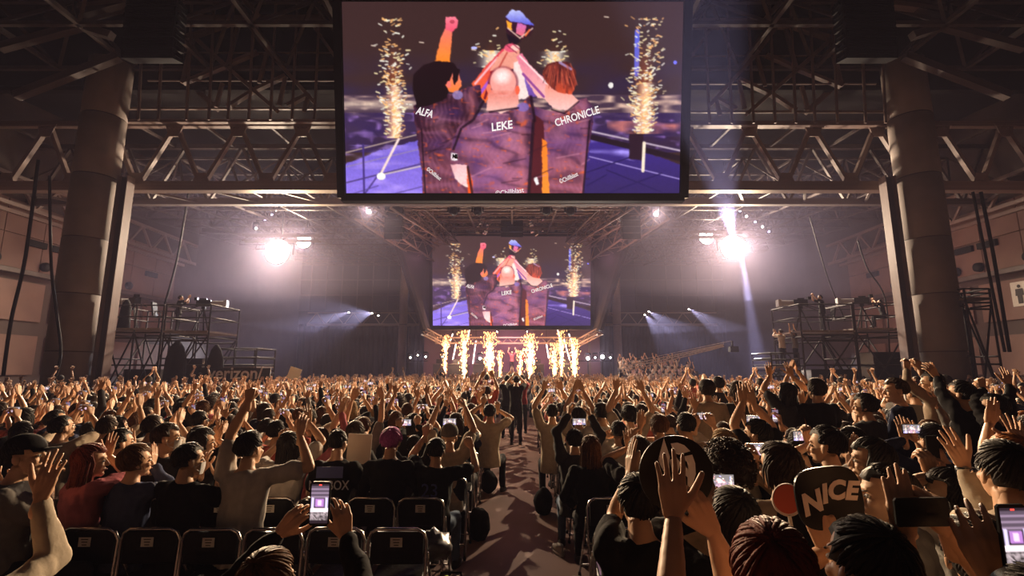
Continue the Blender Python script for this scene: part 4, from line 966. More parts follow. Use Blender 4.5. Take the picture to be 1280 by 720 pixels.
for k, (x, w_) in enumerate(((-4.3, 1.6), (-2.6, 1.0), (1.9, 1.3), (4.0, 1.6), (-5.8, 1.0))):
    t = thing('stage_desk', f'dark equipment desk on the stage, {["second", "third", "fourth", "rightmost", "leftmost"][k]}{" from the left" if k in (0, 1, 2) else ""}', 'desk', (x, 40.3, 1.3))
    g = G(); g.add(box((0, 0, .5), (w_, .6, 1.0))); part('body', g, black, t); g = G(); g.add(box((0, -.05, 1.03), (w_ + .1, .8, .06))); part('top', g, stg, t)
    g = G(); g.add(box((0, .1, 1.25), (w_ * .6, .06, .36), Euler((-.2, 0, 0)))); part('monitor', g, blackp, t)

for sx in (-1, 1):  # lamp heads added for an aisle light, only their lenses glow
    moving_head('moving_head', f'small added lamp head under the stage header truss facing down the aisle, {"left" if sx < 0 else "right"} one', Vector((sx * 1.2, 39.6, 4.9)), (0, 8, 0), .7, lens_mid, None, .06)
# ------------------------------------------------------------------ camera platforms left and right
def platform(label, x0, x1, y0, y1, z, rail, bays, m=alu):
    t = thing('camera_platform', label, 'scaffold', ((x0 + x1) / 2, (y0 + y1) / 2, 0))
    b = lambda n, p, q, r=.07: beam(n, p, q, r, r, m, t, True)
    xs = [x0 + (x1 - x0) * k / bays for k in range(bays + 1)]
    for x in xs:
        for y in (y0, y1): b('post', (x, y, 0), (x, y, z + rail), .08)
    for k in range(bays):
        for y in (y0, y1):
            b('brace', (xs[k], y, .3), (xs[k + 1], y, z - .2)); b('brace', (xs[k + 1], y, .3), (xs[k], y, z - .2))
            for zz in (1.0, 2.1, z - .45, z - .2): b('ledger', (xs[k], y, zz), (xs[k + 1], y, zz))
            for zz in (z + rail * .5, z + rail): b('guard_rail', (xs[k], y, zz), (xs[k + 1], y, zz), .06)
    for x in (xs[0], xs[-1]):
        for zz in (1.2, 2.4, z - .3, z + rail * .5, z + rail): b('ledger', (x, y0, zz), (x, y1, zz))
        b('brace', (x, y0, .3), (x, y1, z - .3))
    n = int((x1 - x0) / .5)
    dg_ = G(); dg_.add(box((0, 0, 0), ((x1 - x0) / n - .02, y1 - y0 + .2, .08))); dm = dg_.mesh('plank', [mat('worn deck plank', (.16, .12, .10), .7, 0, .2, 4)])
    for k in range(n): link('plank', dm, t, (x0 + (k + .5) * (x1 - x0) / n - t.location.x, 0, z - .04))
    return t
def xr(px, Y): return (px - 640) / F * Y
def zr(py, Y): return P(640, py, Y).z
ZD = zr(411, 23)
platform('two-bay scaffold camera platform standing left behind the crowd', xr(135, 23) + .3, xr(210, 23), 22.6, 25, ZD, 1.05, 2)
platform('scaffold camera platform with a camera operator, right neighbour of the leftmost platform', xr(213, 23), xr(268, 23), 22.6, 25, ZD - .12, 1.2, 1)
platform('long low rail platform between the left scaffold and the floodlit curtain', xr(272, 23), xr(326, 23), 22.8, 24.6, zr(458, 23), .8, 2)
platform('scaffold camera platform on the right, nearer the stage, with camera pointing left', xr(995, 23) , xr(1060, 23), 22.6, 25, ZD - .1, 1.2, 1)
platform('scaffold camera platform on the right beside the round column', xr(1062, 23), xr(1122, 23), 22.6, 25, ZD, 1.15, 1)
platform('low platform at the far left end of the right scaffold where two people stand', xr(958, 23), xr(992, 23), 22.8, 24.6, zr(458, 23), .6, 1)
platform('tall narrow scaffold tower near the right wall under the restroom sign', xr(1212, 19), xr(1244, 19), 19, 20.2, zr(372, 19), .35, 1)
platform('low scaffold by the right wall carrying the follow spot', xr(1188, 21.5), xr(1212, 21.5), 21.6, 22.8, zr(398, 21.5), .3, 1)
def broadcast_camera(label, p, yaw, sc=1.0, tilt=0.0):
    t = thing('broadcast_camera', label, 'camera', p, yaw)
    for k in range(3):
        a = k * 2.1 + .5; beam('tripod_leg', p + Vector((0, 0, 1.15)), p + Vector((.42 * math.cos(a), .42 * math.sin(a), 0)), .05, .05, black, t)
    for c in t.children: c.rotation_euler = c.rotation_euler
    g = G(); g.add(box((0, 0, 1.2), (.16, .16, .12))); part('head', g, black, t)
    g = G(); g.add(box((0, 0, 1.42), (.26, .62, .30))); g.add(box((0, -.05, 1.62), (.05, .3, .06))); part('body', g, blackp, t, False)
    g = G(); g.add(xf(tube([(0, 0, 0), (0, 0, .55), (0, 0, .62)], [.12, .14, .17], 14), Matrix.Translation((0, .3, 1.42)) @ Euler((R(-90), 0, 0)).to_matrix().to_4x4())); g.add(box((0, .95, 1.42), (.42, .14, .34))); part('lens', g, mat('camera lens grey', (.3, .28, .28), .5, 0, .1, 8), t)
    g = G(); g.add(box((-.1, -.38, 1.62), (.2, .14, .15))); part('viewfinder', g, blackp, t)
    g = G(); g.add(bar((.1, -.2, 1.3), (.22, -.75, 1.1), .03)); g.add(bar((-.1, -.2, 1.3), (-.22, -.75, 1.1), .03)); part('pan_handle', g, black, t)
    return t
bc = broadcast_camera('television camera on the left scaffold, pointing to the stage', Vector((xr(252, 23.8), 23.8, ZD - .12)), R(-75), 1)
broadcast_camera('small camera at the left end of the leftmost scaffold', Vector((xr(158, 23.5), 23.8, ZD)), R(60))
broadcast_camera('large television camera on the right scaffold pointing left towards the stage', Vector((xr(1006, 23.6), 23.8, ZD - .1)), R(80))
broadcast_camera('television camera with seated operator near the right column', Vector((xr(1084, 23.6), 23.8, ZD)), R(70))
look(STEMPL[4], (xr(221, 23.6), 23.6, ZD - .12), -70, 1.02, 'black', 'short', 'black', 'camera operator in shorts standing on the left scaffold, face lit from behind')
look(STEMPL[1], (xr(1030, 23.6), 23.6, ZD - .1), 75, 1.02, 'black', 'short', 'black', 'camera operator standing behind the large camera on the right scaffold')
look(TEMPL[1], (xr(1106, 23.7), 23.7, ZD + .15), 70, 1.0, 'black', 'short', 'black', 'seated camera operator on the right scaffold next to the column')
look(STEMPL[3], (xr(992, 23.4), 23.4, zr(458, 23)), 40, .98, 'grey', 'short', 'black', 'onlooker in a pale patterned top standing at the left foot of the right scaffold')
look(STEMPL[4], (xr(976, 23.6), 23.6, zr(458, 23)), 20, 1.0, 'cream', 'short', 'dark brown', 'onlooker in a light top standing furthest left beside the right scaffold')
def office_chair(label, p, yaw):
    t = thing('high_chair', label, 'chair', p, yaw)
    g = G(); g.add(box((0, 0, .62), (.46, .46, .08))); part('seat', g, blackp, t)
    g = G(); g.add(box((0, -.26, 1.0), (.42, .07, .66), Euler((.18, 0, 0)))); part('backrest', g, blackp, t)
    g = G(); g.add(tube([(0, 0, .05), (0, 0, .6)], .035, 8)); part('stem', g, black, t)
    for s in (-1, 1):
        g = G(); g.add(bar((s * .25, -.1, .62), (s * .25, -.1, .84), .03)); g.add(box((s * .25, 0, .86), (.05, .28, .03))); part('armrest', g, black, t)
    for k in range(5):
        g = G(); a = k * 1.2566; g.add(bar((0, 0, .07), (.3 * math.cos(a), .3 * math.sin(a), .04), .04)); part('foot', g, black, t)
office_chair('empty high-backed operator chair on the leftmost scaffold', (xr(196, 23.7), 23.8, ZD), R(-80))
office_chair('operator chair behind the standing camera operator on the right scaffold', (xr(1046, 23.7), 24.3, ZD - .1), R(80))
def case(label, x, y, z, s, name='flight_case', cat='case'):
    t = thing(name, label, cat, (x, y, z))
    g = G(); g.add(box((0, 0, s[2] / 2), s)); part('shell', g, blackp, t); e = G()
    for sx in (-1, 1):
        for sy in (-1, 1): e.add(bar((sx * s[0] / 2, sy * s[1] / 2, 0), (sx * s[0] / 2, sy * s[1] / 2, s[2]), .04))
        for zz in (0, s[2]): e.add(bar((sx * s[0] / 2, -s[1] / 2, zz), (sx * s[0] / 2, s[1] / 2, zz), .04)); e.add(bar((-s[0] / 2, sx * s[1] / 2, zz), (s[0] / 2, sx * s[1] / 2, zz), .04))
    part('edging', e, alu, t)
    g = G(); g.add(box((0, -s[1] / 2 - .02, s[2] * .6), (.2, .03, .1))); part('latch', g, chrome, t)
case('black equipment case standing under the left operator platform', xr(248, 24), 24, 0, (1.3, 1.0, 2.4))
case('black equipment case under the leftmost platform bay', xr(190, 24), 24, 0, (1.4, 1.0, 1.9))
case('black equipment case under the right platform beside the column', xr(1098, 24), 24, 0, (1.5, 1.0, 2.7))
case('long low black case at the foot of the right scaffold', xr(1030, 24), 24, 0, (2.2, 1.0, 1.9))
def covered(label, x, y, z, w_, h):
    g = G(); g.add(loft([[(w_ * f * math.cos(a) * .5, w_ * .4 * f * math.sin(a), h * zz) for a in np.arange(16) * np.pi / 8] for zz, f in ((0, 1), (.4, .97), (.75, .9), (.92, .65), (1, .25))]))
    V, T = wrinkle(g.get(), .05, 4, .3); o = link('draped_cover', mk_mesh('draped_cover', V, T, [CLOTH['black']]), None, (x, y, z)); tag(o, label, 'cover')
covered('black draped hump under the left operator platform, left one', xr(224, 22.4), 22.4, 0, .95, 3.15); covered('black draped hump at the right foot of the left scaffold', xr(273, 22.3), 22.3, 0, .7, 3.0)
covered('dark coat hung on the railing of the leftmost scaffold', xr(150, 22.9), 23.1, ZD, .5, 1.35)
# banner with the network lettering below the left platforms
t = thing('banner_board', 'low black barricade board with white lettering left behind the crowd', 'board', (xr(300, 21.8), 21.8, 0))
g = G(); g.add(box((0, 0, zr(460, 21.8) / 2), (xr(340, 21.8) - xr(255, 21.8), .06, zr(460, 21.8)))); part('board', g, blackp, t)
l = link('lettering', text_mesh('verizon/', .72, .01, .012, whitep), t, (0, -.05, zr(467, 21.8)), (R(90), 0, 0))
g = G(); g.add(box((0, 0, 0), (1, 1, 1))); 
# follow spot on its low scaffold
p = Vector((xr(1200, 21.5), 22.2, zr(398, 21.5))); t = thing('follow_spot', 'dark follow spot with a lit white opening beside the right column', 'stage light', p)
g = G(); g.add(loft([[(-.55, -.25, .25), (.55, -.25, .15), (.55, .25, .15), (-.55, .25, .25)], [(-.62, -.3, .55), (.62, -.3, .62), (.62, .3, .62), (-.62, .3, .55)], [(-.3, -.2, .85), (.45, -.2, .8), (.45, .2, .8), (-.3, .2, .85)]])); part('body', g, black, t)
g = G(); g.add(box((-.1, -.33, .32), (.5, .06, .22), Euler((0, .1, 0)))); part('lit_opening', g, lens_mid, t); beam('post', p, p + Vector((0, 0, .3)), .1, .1, black, t)
# signs on the side walls
def pict(side, y, z, n, label):
    t = thing('restroom_sign', label, 'sign', (side * (XW - .12), y, z), R(-90) if side > 0 else R(90))
    g = G(); g.add(box((0, 0, 0), (1.0 * n / 2 + .35, .05, 1.15))); part('board', g, paper, t)
    for k in range(n):
        x = (k - (n - 1) / 2) * .56; g = G(); g.add(xf(ellip((0, 0, 0), (.08, .02, .08)), Matrix.Translation((x, -.04, .36))))
        pts = [(-.16, .24), (.16, .24), (.19, -.08), (.11, -.08), (.10, -.46), (-.10, -.46), (-.11, -.08), (-.19, -.08)] if k == 0 else [(-.11, .24), (.11, .24), (.24, -.16), (.08, -.16), (.08, -.46), (-.08, -.46), (-.08, -.16), (-.24, -.16)]
        g.add(xf(poly(pts, .02), Matrix.Translation((x, -.05, 0)))); part('pictogram', g, ink, t)
pict(1, 22.75, zr(366, 22.75), 2, 'white restroom sign with two figure pictograms on the right wall')
pict(-1, 27.0, zr(398, 27), 1, 'small pale sign with one figure pictogram on the left wall')
# hanging cables and ropes
def cable(label, pts, r=.05):
    a = [np.array(p) for p in pts]; P2 = []
    for i in range(len(a) - 1):
        p0 = a[max(i - 1, 0)]; p1 = a[i]; p2 = a[i + 1]; p3 = a[min(i + 2, len(a) - 1)]
        for tt in np.linspace(0, 1, 6, endpoint=False): P2.append(.5 * ((2 * p1) + (-p0 + p2) * tt + (2 * p0 - 5 * p1 + 4 * p2 - p3) * tt ** 2 + (-p0 + 3 * p1 - 3 * p2 + p3) * tt ** 3))
    P2.append(a[-1]); g = G(); g.add(tube(P2, r, 6)); tag(part('hanging_cable', g, black, None, True), label, 'cable')
cable('thick black cable hanging at the far left, nearest the left edge', [P(48, 200, 18), P(32, 320, 18), P(14, 400, 18), P(4, 470, 18)], .06)
cable('black cable hanging in front of the left round column, curving', [P(62, 220, 18), P(64, 330, 18), P(70, 385, 18), P(76, 440, 18), P(68, 475, 18)], .05)
cable('thin straight cable hanging between the left column and the floodlight', [P(236, 236, 24), P(222, 320, 24), P(206, 380, 24)], .05)
cable('black cable hanging by the right wall, inner of two', [P(1216, 240, 18), P(1234, 330, 18), P(1256, 440, 18)], .05)
cable('black cable hanging by the right wall, outer of two', [P(1226, 240, 18), P(1242, 320, 18), P(1262, 440, 18)], .06)
cable('cable sagging from the roof to the operator on the right scaffold', [P(1072, 300, 24), P(1084, 335, 24), P(1106, 372, 24), P(1112, 440, 24), P(1112, 476, 24)], .035)
cable('dark cable falling behind the right floodlight to the scaffold', [P(1012, 270, 25), P(1034, 345, 25), P(1056, 400, 25)], .035)
# camera jib reaching over the crowd
crm = mat('pale crane tube', (.45, .40, .38), .4, .2, .1, 6)
t = thing('camera_crane', 'long thin camera crane arm reaching over the crowd right of the stage', 'crane', P(778, 470, 28))
a, b = P(776, 466, 29), P(905, 433, 27)
for dz, dy in ((0, 0), (.35, 0), (.17, .3)): beam('arm_tube', a + Vector((0, dy, dz)), b + Vector((0, dy * .3, dz * .35)), .06, .06, crm, t)
for k in range(18):
    f = k / 18; f2 = (k + 1) / 18; q = a.lerp(b, f); q2 = a.lerp(b, f2); beam('lattice', q, q2 + Vector((0, 0, .35 * (1 - f2 * .65))), .03, .03, crm, t)
beam('wire', a + Vector((0, 0, .5)), b + Vector((.4, 0, .3)), .03, .03, crm, t); g = G(); g.add(box(Vector(b) + Vector((.5, 0, -.15)) - t.location, (.45, .3, .3))); g.add(box(Vector(b) + Vector((.45, 0, .1)) - t.location, (.08, .08, .4))); part('camera_head', g, black, t)
beam('pivot_post', (a.x, a.y, 0), a, .2, .2, black, t)

# ------------------------------------------------------------------ folding chairs
def make_chair():
    t = thing('folding_chair', '', 'chair')
    g = G()
    pts = [(-.20, -.10, .03), (-.205, -.02, .42), (-.205, .0, .70), (-.185, -.01, .755), (-.14, -.014, .780), (.14, -.014, .780), (.185, -.01, .755), (.205, 0, .70), (.205, -.02, .42), (.20, -.10, .03)]
    a = [np.array(p) for p in pts]; g.add(tube(a, .0125, 8, up=(1, 0, 0))); part('back_frame', g, chrome, t, True)
    g = G(); rows = []
    for zz, c in ((.765, .006), (.76, .012), (.64, .018), (.56, .014), (.55, .006)):
        rows.append([(x, -.015 + c * (1 - (x / .19) ** 2) * -1.2 + .0, zz) for x in np.linspace(-.185, .185, 9)] + [(x, .006, zz) for x in np.linspace(.185, -.185, 9)])
    g.add(loft(rows)); part('backrest', g, vinyl, t, False)
    g = G(); g.add(loft([[(-.19, .02, .405), (.19, .02, .405), (.185, .40, .42), (-.185, .40, .42)], [(-.195, .015, .43), (.195, .015, .43), (.19, .405, .445), (-.19, .405, .445)], [(-.17, .04, .445), (.17, .04, .445), (.165, .38, .46), (-.165, .38, .46)]])); part('seat', g, vinyl, t)
    for s in (-1, 1):
        g = G(); g.add(tube([(s * .215, .0, .62), (s * .215, .18, .34), (s * .215, .40, .015)], .0105, 8)); part('front_leg', g, chrome, t, True)
        g = G(); g.add(tube([(s * .20, -.10, .03), (s * .20, -.10, .0)], .015, 8)); part('rubber_foot', g, blackp, t)
        g = G(); g.add(tube([(s * .215, .40, .03), (s * .215, .40, .0)], .015, 8)); part('rubber_foot', g, blackp, t)
    g = G(); g.add(tube([(-.2, -.085, .14), (.2, -.085, .14)], .008, 8)); part('rear_crossbar', g, chrome, t, True)
    g = G(); g.add(tube([(-.215, .32, .12), (.215, .32, .12)], .008, 8)); part('front_crossbar', g, chrome, t, True)
    g = G(); g.add(box((0, -.0405, .70), (.085, .002, .062))); c = part('seat_number_card', g, paper, t)
    for q in range(3):
        g = G(); g.add(box((0, -.042, .718 - .018 * q), (.05 - .008 * q, .001, .006))); part('print', g, ink, c)
    return t
chair0 = make_chair(); used = [False]
def chair(x, y, label, rz=0, group='black folding chairs'):
    c = chair0 if not used[0] else copy_tree(chair0); used[0] = True
    c.location = (x, y, 0); c.rotation_euler = (0, 0, rz); c['label'] = label; c['group'] = group; return c
ORD = ['first', 'second', 'third', 'fourth', 'fifth', 'sixth', 'seventh', 'eighth', 'ninth', 'tenth', 'eleventh', 'twelfth', 'thirteenth', 'fourteenth', 'fifteenth', 'sixteenth', 'seventeenth', 'eighteenth', 'nineteenth', 'twentieth', 'twentyfirst', 'twentysecond', 'twentythird', 'twentyfourth', 'twentyfifth', 'twentysixth', 'twentyseventh', 'twentyeighth']
for k in range(9):
    chair(xr(497, 3.53) - .44 * k, 3.78 + rnd.uniform(-.015, .015), f'black folding chair with seat card, nearest row left of the aisle, {ORD[k]} from the aisle', rnd.uniform(-.03, .03))
for k in range(9):
    chair(xr(527, 4.4) - .44 * k, 4.63, f'black folding chair with seat card, second row left of the aisle, {ORD[k]} from the aisle', rnd.uniform(-.03, .03))
chair(xr(761, 4.45), 4.63, 'black folding chair right of the aisle behind the brown-haired woman', .05)
chair(xr(778, 3.55), 3.78, 'black folding chair right of the aisle with a purple print cloth on it', -.04)
for k in range(1, 5): chair(xr(778, 3.55) + .45 * k, 3.78, f'black folding chair in the nearest right row, {ORD[k]} from the aisle', 0)
for n in range(2, 11):
    for s in (-1, 1):
        chair((-.68 if s < 0 else .85), 3.78 + .85 * n, f'black folding chair at the aisle edge, {ORD[n]} row, {"left" if s < 0 else "right"} of the aisle', 0)

# ------------------------------------------------------------------ phones
phg = G(); phg.add(loft([[(sx * (.078 - q), y, sz * (.038 - q)) for sx, sz in ((-1, -.8), (-1, .8), (-.92, 1), (.92, 1), (1, .8), (1, -.8), (.92, -1), (-.92, -1))] for y, q in ((-.004, .001), (-.003, 0), (.003, 0), (.004, .001))]))
PHM = phg.mesh('body', [blackp]); q = lin[::14, ::14]; sh_ = q.shape
u, v = np.meshgrid(np.linspace(-.072, .072, sh_[1]), np.linspace(.034, -.034, sh_[0])); i, j = np.meshgrid(np.arange(sh_[1] - 1), np.arange(sh_[0] - 1)); a = (j * sh_[1] + i).ravel()
mp = mat_attr('phone picture', 'col', True, 1.5)
SCM = mk_mesh('screen', np.stack([u.ravel(), np.full(u.size, -.0048), v.ravel()], 1), np.stack([a, a + sh_[1], a + sh_[1] + 1, a + 1], 1), [mp], None, False, np.clip(q.reshape(-1, 3) * 1.1 + q.reshape(-1, 3).mean(1, keepdims=True) * .6 + .16, 0, 2))
# a filmed view of the hall for upright phones: dark roof, two glares, screen, crowd
W2, H2 = 15, 31; img2 = np.zeros((H2, W2, 3)) + (.02, .012, .018); r5 = np.random.RandomState(9)
img2[2:12] = (.10, .07, .10); img2[12:18, 4:11] = (.45, .20, .55); img2[13:17, 6:9] = (.9, .6, .8); img2[11:19, 1:3] = (.7, .6, .9); img2[11:19, 12:14] = (.7, .6, .9); img2[19:22] = (.9, .75, .8); img2[22:28] = r5.rand(6, W2, 1) * (.5, .4, .42); img2[4:11:3] *= 3
u, v = np.meshgrid(np.linspace(-.033, .033, W2), np.linspace(.07, -.07, H2)); i, j = np.meshgrid(np.arange(W2 - 1), np.arange(H2 - 1)); a = (j * W2 + i).ravel()
SCM2 = mk_mesh('screen', np.stack([u.ravel(), np.full(u.size, -.0048), v.ravel()], 1), np.stack([a, a + W2, a + W2 + 1, a + 1], 1), [mp], None, False, img2.reshape(-1, 3))
g = G(); g.add(box((0, -.0052, 0), (.010, .001, .004))); redm = mat('red record mark', (1, .1, .1), .5, 0, 0, 5, 0, (1, .06, .04), 2.0); REC = g.mesh('record_mark', [redm])
def phone(p, label, upright=False, lit=True, yaw=0, sc=1.0, group='phones held up in the crowd', tilt=0.0):
    t = thing('phone', label, 'phone', p, yaw, group); t.rotation_euler = (tilt, 0, yaw); t.scale = (sc,) * 3
    b = link('body', PHM, t, None, (0, R(90), 0) if upright else None)
    if lit:
        link('screen', SCM2 if upright else SCM, t)
        if upright: link('record_mark', REC, t, (0, 0, .066))
    return t

# ------------------------------------------------------------------ the people who can be told apart near the camera
HEROES = []
sY = lambda Y: Y + .22 if 3.3 < Y < 5.65 else Y
def P2(px, py, Y): return P(px, py, sY(Y))
def hero(px, top, Y, yaw, hs, hc, shirt, label, L=None, Rr=None, long=False, head=(.12, 0, 0), lean=0.03, hv=0, stand=None, **k):
    Y = sY(Y); Tp = P(px, top, Y); H = Tp.z
    st = (H > 1.52) if stand is None else stand
    s = min(1.13, max(.90, H / 1.745 if st else H / 1.335)); zoff = 0
    ry = R(yaw); Ri = Matrix.Rotation(-ry, 3, 'Z'); loc = Vector((Tp.x, Y - .02, zoff))
    def cv(a, sd):
        if a is None:
            b = (DOWN_L if sd < 0 else DOWN_R); b = list(b) + [None] * (5 - len(b)); w_ = Vector(b[0]) + Vector((0, 0, .42 if st else 0))
            return (tuple(w_), b[2], b[3] or FWD, b[1], (sd * .8, -.1, -.75))
        px_, py_, Y_ = a[0]; wv = Ri @ ((P2(px_, py_, Y_) - loc) / s); fd = a[2] if len(a) > 2 else None; pn = a[3] if len(a) > 3 and a[3] else FWD; pole = a[4] if len(a) > 4 and a[4] else (sd * .8, -.1, -.6)
        if fd is not None: fd = tuple(Ri @ Vector(fd))
        return (tuple(wv), fd, tuple(Ri @ Vector(pn)), a[1], pole)
    arms = {-1: cv(L, -1), 1: cv(Rr, 1)}
    O = make_body(arms, st, head, long, Y < 6, lean, len(HEROES) + 100)
    o, sh = place_person(O, loc, ry, s, shirt, HAIR[hs][hv % len(HAIR[hs])] if hs else None, hc, label, **k)
    HEROES.append((loc.x, loc.y)); return o, sh, O
def back_text(sh, s, size, z, m, y=-.155, sx=1.0):
    l = link('lettering', text_mesh(s, size, .002, .001, m), sh, (0, y, z), (R(90), 0, 0)); l.scale = (sx, 1, 1); return l
U = (0, .1, 1)
# --- left block, nearest occupied row
hero(30, 541, 3.35, -60, 'short', 'black', 'grey', 'person in black cap and grey tee at the left edge, strap across the back', ((22, 610, 3.5), 'relaxed'), ((62, 607, 3.5), 'hold', U), cap='cap', head=(.05, 0, -.2))
phone(P2(60, 583, 3.56), 'phone in front of the capped person at the left edge', False, False, .3)
hero(112, 553, 3.75, -30, 'long', 'auburn', 'pink', 'person with long dark reddish hair and pink top in the nearest row', None, ((135, 570, 3.95), 'open', U), head=(0, 0, -.5))
hero(170, 554, 3.8, -15, 'bowl', 'brown', 'denim blue', 'person with brown bowl-cut hair and denim blue shirt in the nearest row', ((172, 590, 4.1), 'flat', U, (1, 0, 0)), ((190, 583, 4.05), 'flat', U, (-1, 0, 0)), True, head=(.05, 0, -.4))
hero(236, 552, 3.75, -12, 'short', 'black', 'black', 'person in plain black tee with hands raised right, nearest row left block', ((252, 590, 4.05), 'relaxed', U), ((273, 600, 4.0), 'open', U), head=(0, 0, -.45), mask=True)
o, sh, O = hero(313, 537, 3.85, 0, 'short', 'black', 'white', 'person in white tee, left arm stretched straight up, right arm bent up', ((311, 502, 3.95), 'fist', U, None, (-1, 0, -.3)), ((375, 545, 4.0), 'relaxed', U, None, (1, 0, -.4)), head=(.05, 0, -.25))
# --- left block, second row
hero(150, 534, 4.5, -15, 'short', 'black', 'black', 'black-haired person behind the bowl-cut one, second row', None, ((166, 560, 4.7), 'flat', (-.3, 0, 1)), head=(.1, 0, -.3), hv=1)
hero(207, 527, 4.55, -25, 'short', 'dark brown', 'charcoal', 'masked person with fluffy dark hair turned right, second row', None, ((210, 586, 4.5), 'relaxed', U), head=(0, 0, -.6), hv=2, mask=True)
hero(252, 534, 4.6, -20, 'bowl', 'black', 'charcoal', 'black bowl-haired person turned right behind the black tee, second row', None, ((272, 550, 4.8), 'flat', U), head=(0, 0, -.5))
hero(361, 538, 4.65, 0, 'long', 'black', 'white', 'person with long black hair and white tee, right arm bent overhead', ((352, 552, 5.0), 'hold', U), ((386, 528, 4.9), 'open', (-.2, .1, 1), None, (1, 0, -.4)), head=(.1, 0, .1))
o, sh, O = hero(423, 535, 4.7, 0, 'crop', 'black', 'black', 'person in black tee with pale block letters on the back, second row', None, None, head=(.02, 0, -.15))
greyp = mat('pale grey print', (.35, .35, .40), .7, 0, .1, 20); bluep = mat('deep blue print', (.05, .06, .20), .7, 0, .1, 20)
back_text(sh, 'NO BOX', .115, .85, greyp, sx=.8)
g = G(); g.add(box((0, -.150, .965), (.24, .003, .10))); part('print', g, bluep, sh)
hero(489, 533, 4.65, 0, 'radial', 'purple', 'black', 'person with vivid purple hair and black top, second row', None, None, True, head=(-.05, 0, 0))
o, sh, O = hero(545, 546, 4.65, -8, 'short', 'black', 'black', 'person in black jersey numbered 23, arms raised, second row at the aisle', ((532, 545, 5.0), 'hold', U), ((590, 560, 4.95), 'hold', (-.5, .1, 1)), head=(.02, 0, .1), trousers=jeans)
back_text(sh, '23', .17, .86, bluep)
hero(562, 530, 5.35, 0, 'short', 'black', 'cream', 'person in ribbed grey beanie filming overhead at the aisle, third row', ((547, 508, 5.5), 'hold', U, (1, .3, 0), (-1, 0, 0)), ((582, 510, 5.5), 'hold', (-.2, .1, 1), (-1, .3, 0), (1, 0, -.1)), cap='beanie')
phone(P2(562, 527, 5.6), 'lit phone held over the grey beanie', False, True); phone(P2(506, 528, 5.6), 'lit phone with white bars held above the purple hair')
hero(518, 545, 5.4, 0, 'short', 'black', 'black', 'black-haired person filming between the purple hair and the grey beanie', ((498, 535, 5.55), 'hold', U), ((522, 532, 5.55), 'hold', U), True)
hero(455, 520, 6.4, 0, 'short', 'brown', 'grey', 'brown-haired person behind the white card', ((440, 500, 6.5), 'flat', (.3, 0, 1)), ((478, 498, 6.5), 'flat', (-.3, 0, 1), None, (1, 0, 0)))
g = G(); V, T = box((0, 0, 0), (.24, .006, .30)); g.add((V, T)); tag(part('card', g, paper, None, False, P(449, 561, 5.3), (.05, .05, .1)), 'plain pale card held up beside the lettered black tee', 'card')
g = G(); g.add(box((0, 0, 0), (.42, .01, .42))); tag(part('card', g, paper, None, False, P(368, 467, 18), (0, .3, .1)), 'small pale placard held high in the distance left of centre', 'card')
hero(609, 484, 10.2, 0, 'short', 'dark brown', 'coral', 'person in coral red tee standing with arms raised at the aisle', ((601, 472, 10.2), 'flat', (.5, 0, 1)), ((617, 471, 10.2), 'flat', (-.5, 0, 1)), stand=True)
hero(612, 504, 7.9, -10, 'short', 'black', 'cream', 'person in cream shirt seated at the left aisle edge holding a phone', ((604, 505, 8.1), 'hold', U), ((622, 512, 8.1), 'hold', U))
# --- right block
hero(690, 503, 7.4, 0, 'crop', 'black', 'cream', 'person in pale tee with raised arms at the right aisle edge', ((679, 487, 7.5), 'open', (.3, 0, 1), None, (-1, 0, 0)), ((702, 487, 7.5), 'open', (-.3, 0, 1), None, (1, 0, 0)))
hero(723, 507, 7.0, 0, 'short', 'black', 'cream', 'person in pale tee making a triangle of arms overhead near the right aisle', ((717, 488, 7.1), 'flat', (.5, 0, 1), None, (-1, 0, 0)), ((729, 488, 7.1), 'flat', (-.5, 0, 1), None, (1, 0, 0)))
hero(752, 502, 6.9, 0, 'short', 'black', 'white', 'person in white tee with spread shoulders, third from the right aisle edge', None, ((765, 525, 7.2), 'hold', U))
hero(787, 505, 6.7, 8, 'bowl', 'black', 'cream', 'black bowl-haired person in cream shirt right of the aisle', ((770, 487, 6.8), 'open', U), ((803, 488, 6.8), 'open', (-.3, .1, 1), None, (1, 0, 0)))
hero(718, 535, 5.25, 0, 'short', 'black', 'charcoal', 'person holding a phone high beside the brown-haired woman, right aisle edge', ((711, 518, 5.45), 'hold', U, (1, .3, 0), (-1, 0, -.2)), ((738, 520, 5.45), 'hold', (-.2, 0, 1), (-1, .3, 0), (1, 0, -.2)), True, trousers=jeans)
phone(P2(724, 527, 5.55), 'dim phone held by the person next to the brown-haired woman')
hero(738, 543, 4.75, -4, 'long', 'brown', 'black', 'woman with long brown hair and black top at the right aisle edge', None, None, True, head=(.0, 0, -.1), cat='person')
hero(773, 524, 5.5, 0, 'crop', 'dark brown', 'white', 'person in white tee whose phone lights up beside the head', ((752, 545, 5.8), 'relaxed'), ((793, 552, 5.7), 'hold', U), head=(0, 0, -.1))
phone(P2(790, 544, 5.6), 'lit phone beside the head of the white tee person', False, True, .1, .95)
hero(823, 516, 5.3, -5, 'short', 'brown', 'charcoal', 'person with short brown hair lit from behind, right of centre', ((800, 535, 5.5), 'flat', (.1, 0, 1)), None, hv=1, head=(.1, 0, .1))
hero(798, 543, 4.3, -5, 'short', 'dark brown', 'charcoal', 'dark-haired person just left of the round black fan', ((786, 560, 4.5), 'open', U), None)
hero(857, 513, 5.0, 0, 'crop', 'black', 'beige', 'person filming with both hands right above the round black fan', ((869, 535, 5.2), 'hold', (.1, 0, 1)), ((892, 533, 5.2), 'hold', (-.3, 0, 1)))
phone(P2(880, 520, 5.3), 'lit phone held in two hands above the round black fan')
hero(905, 535, 4.1, 10, 'bowl', 'blonde', 'cream', 'person with light brown bowl hair and cream top above the curly hair', None, None)
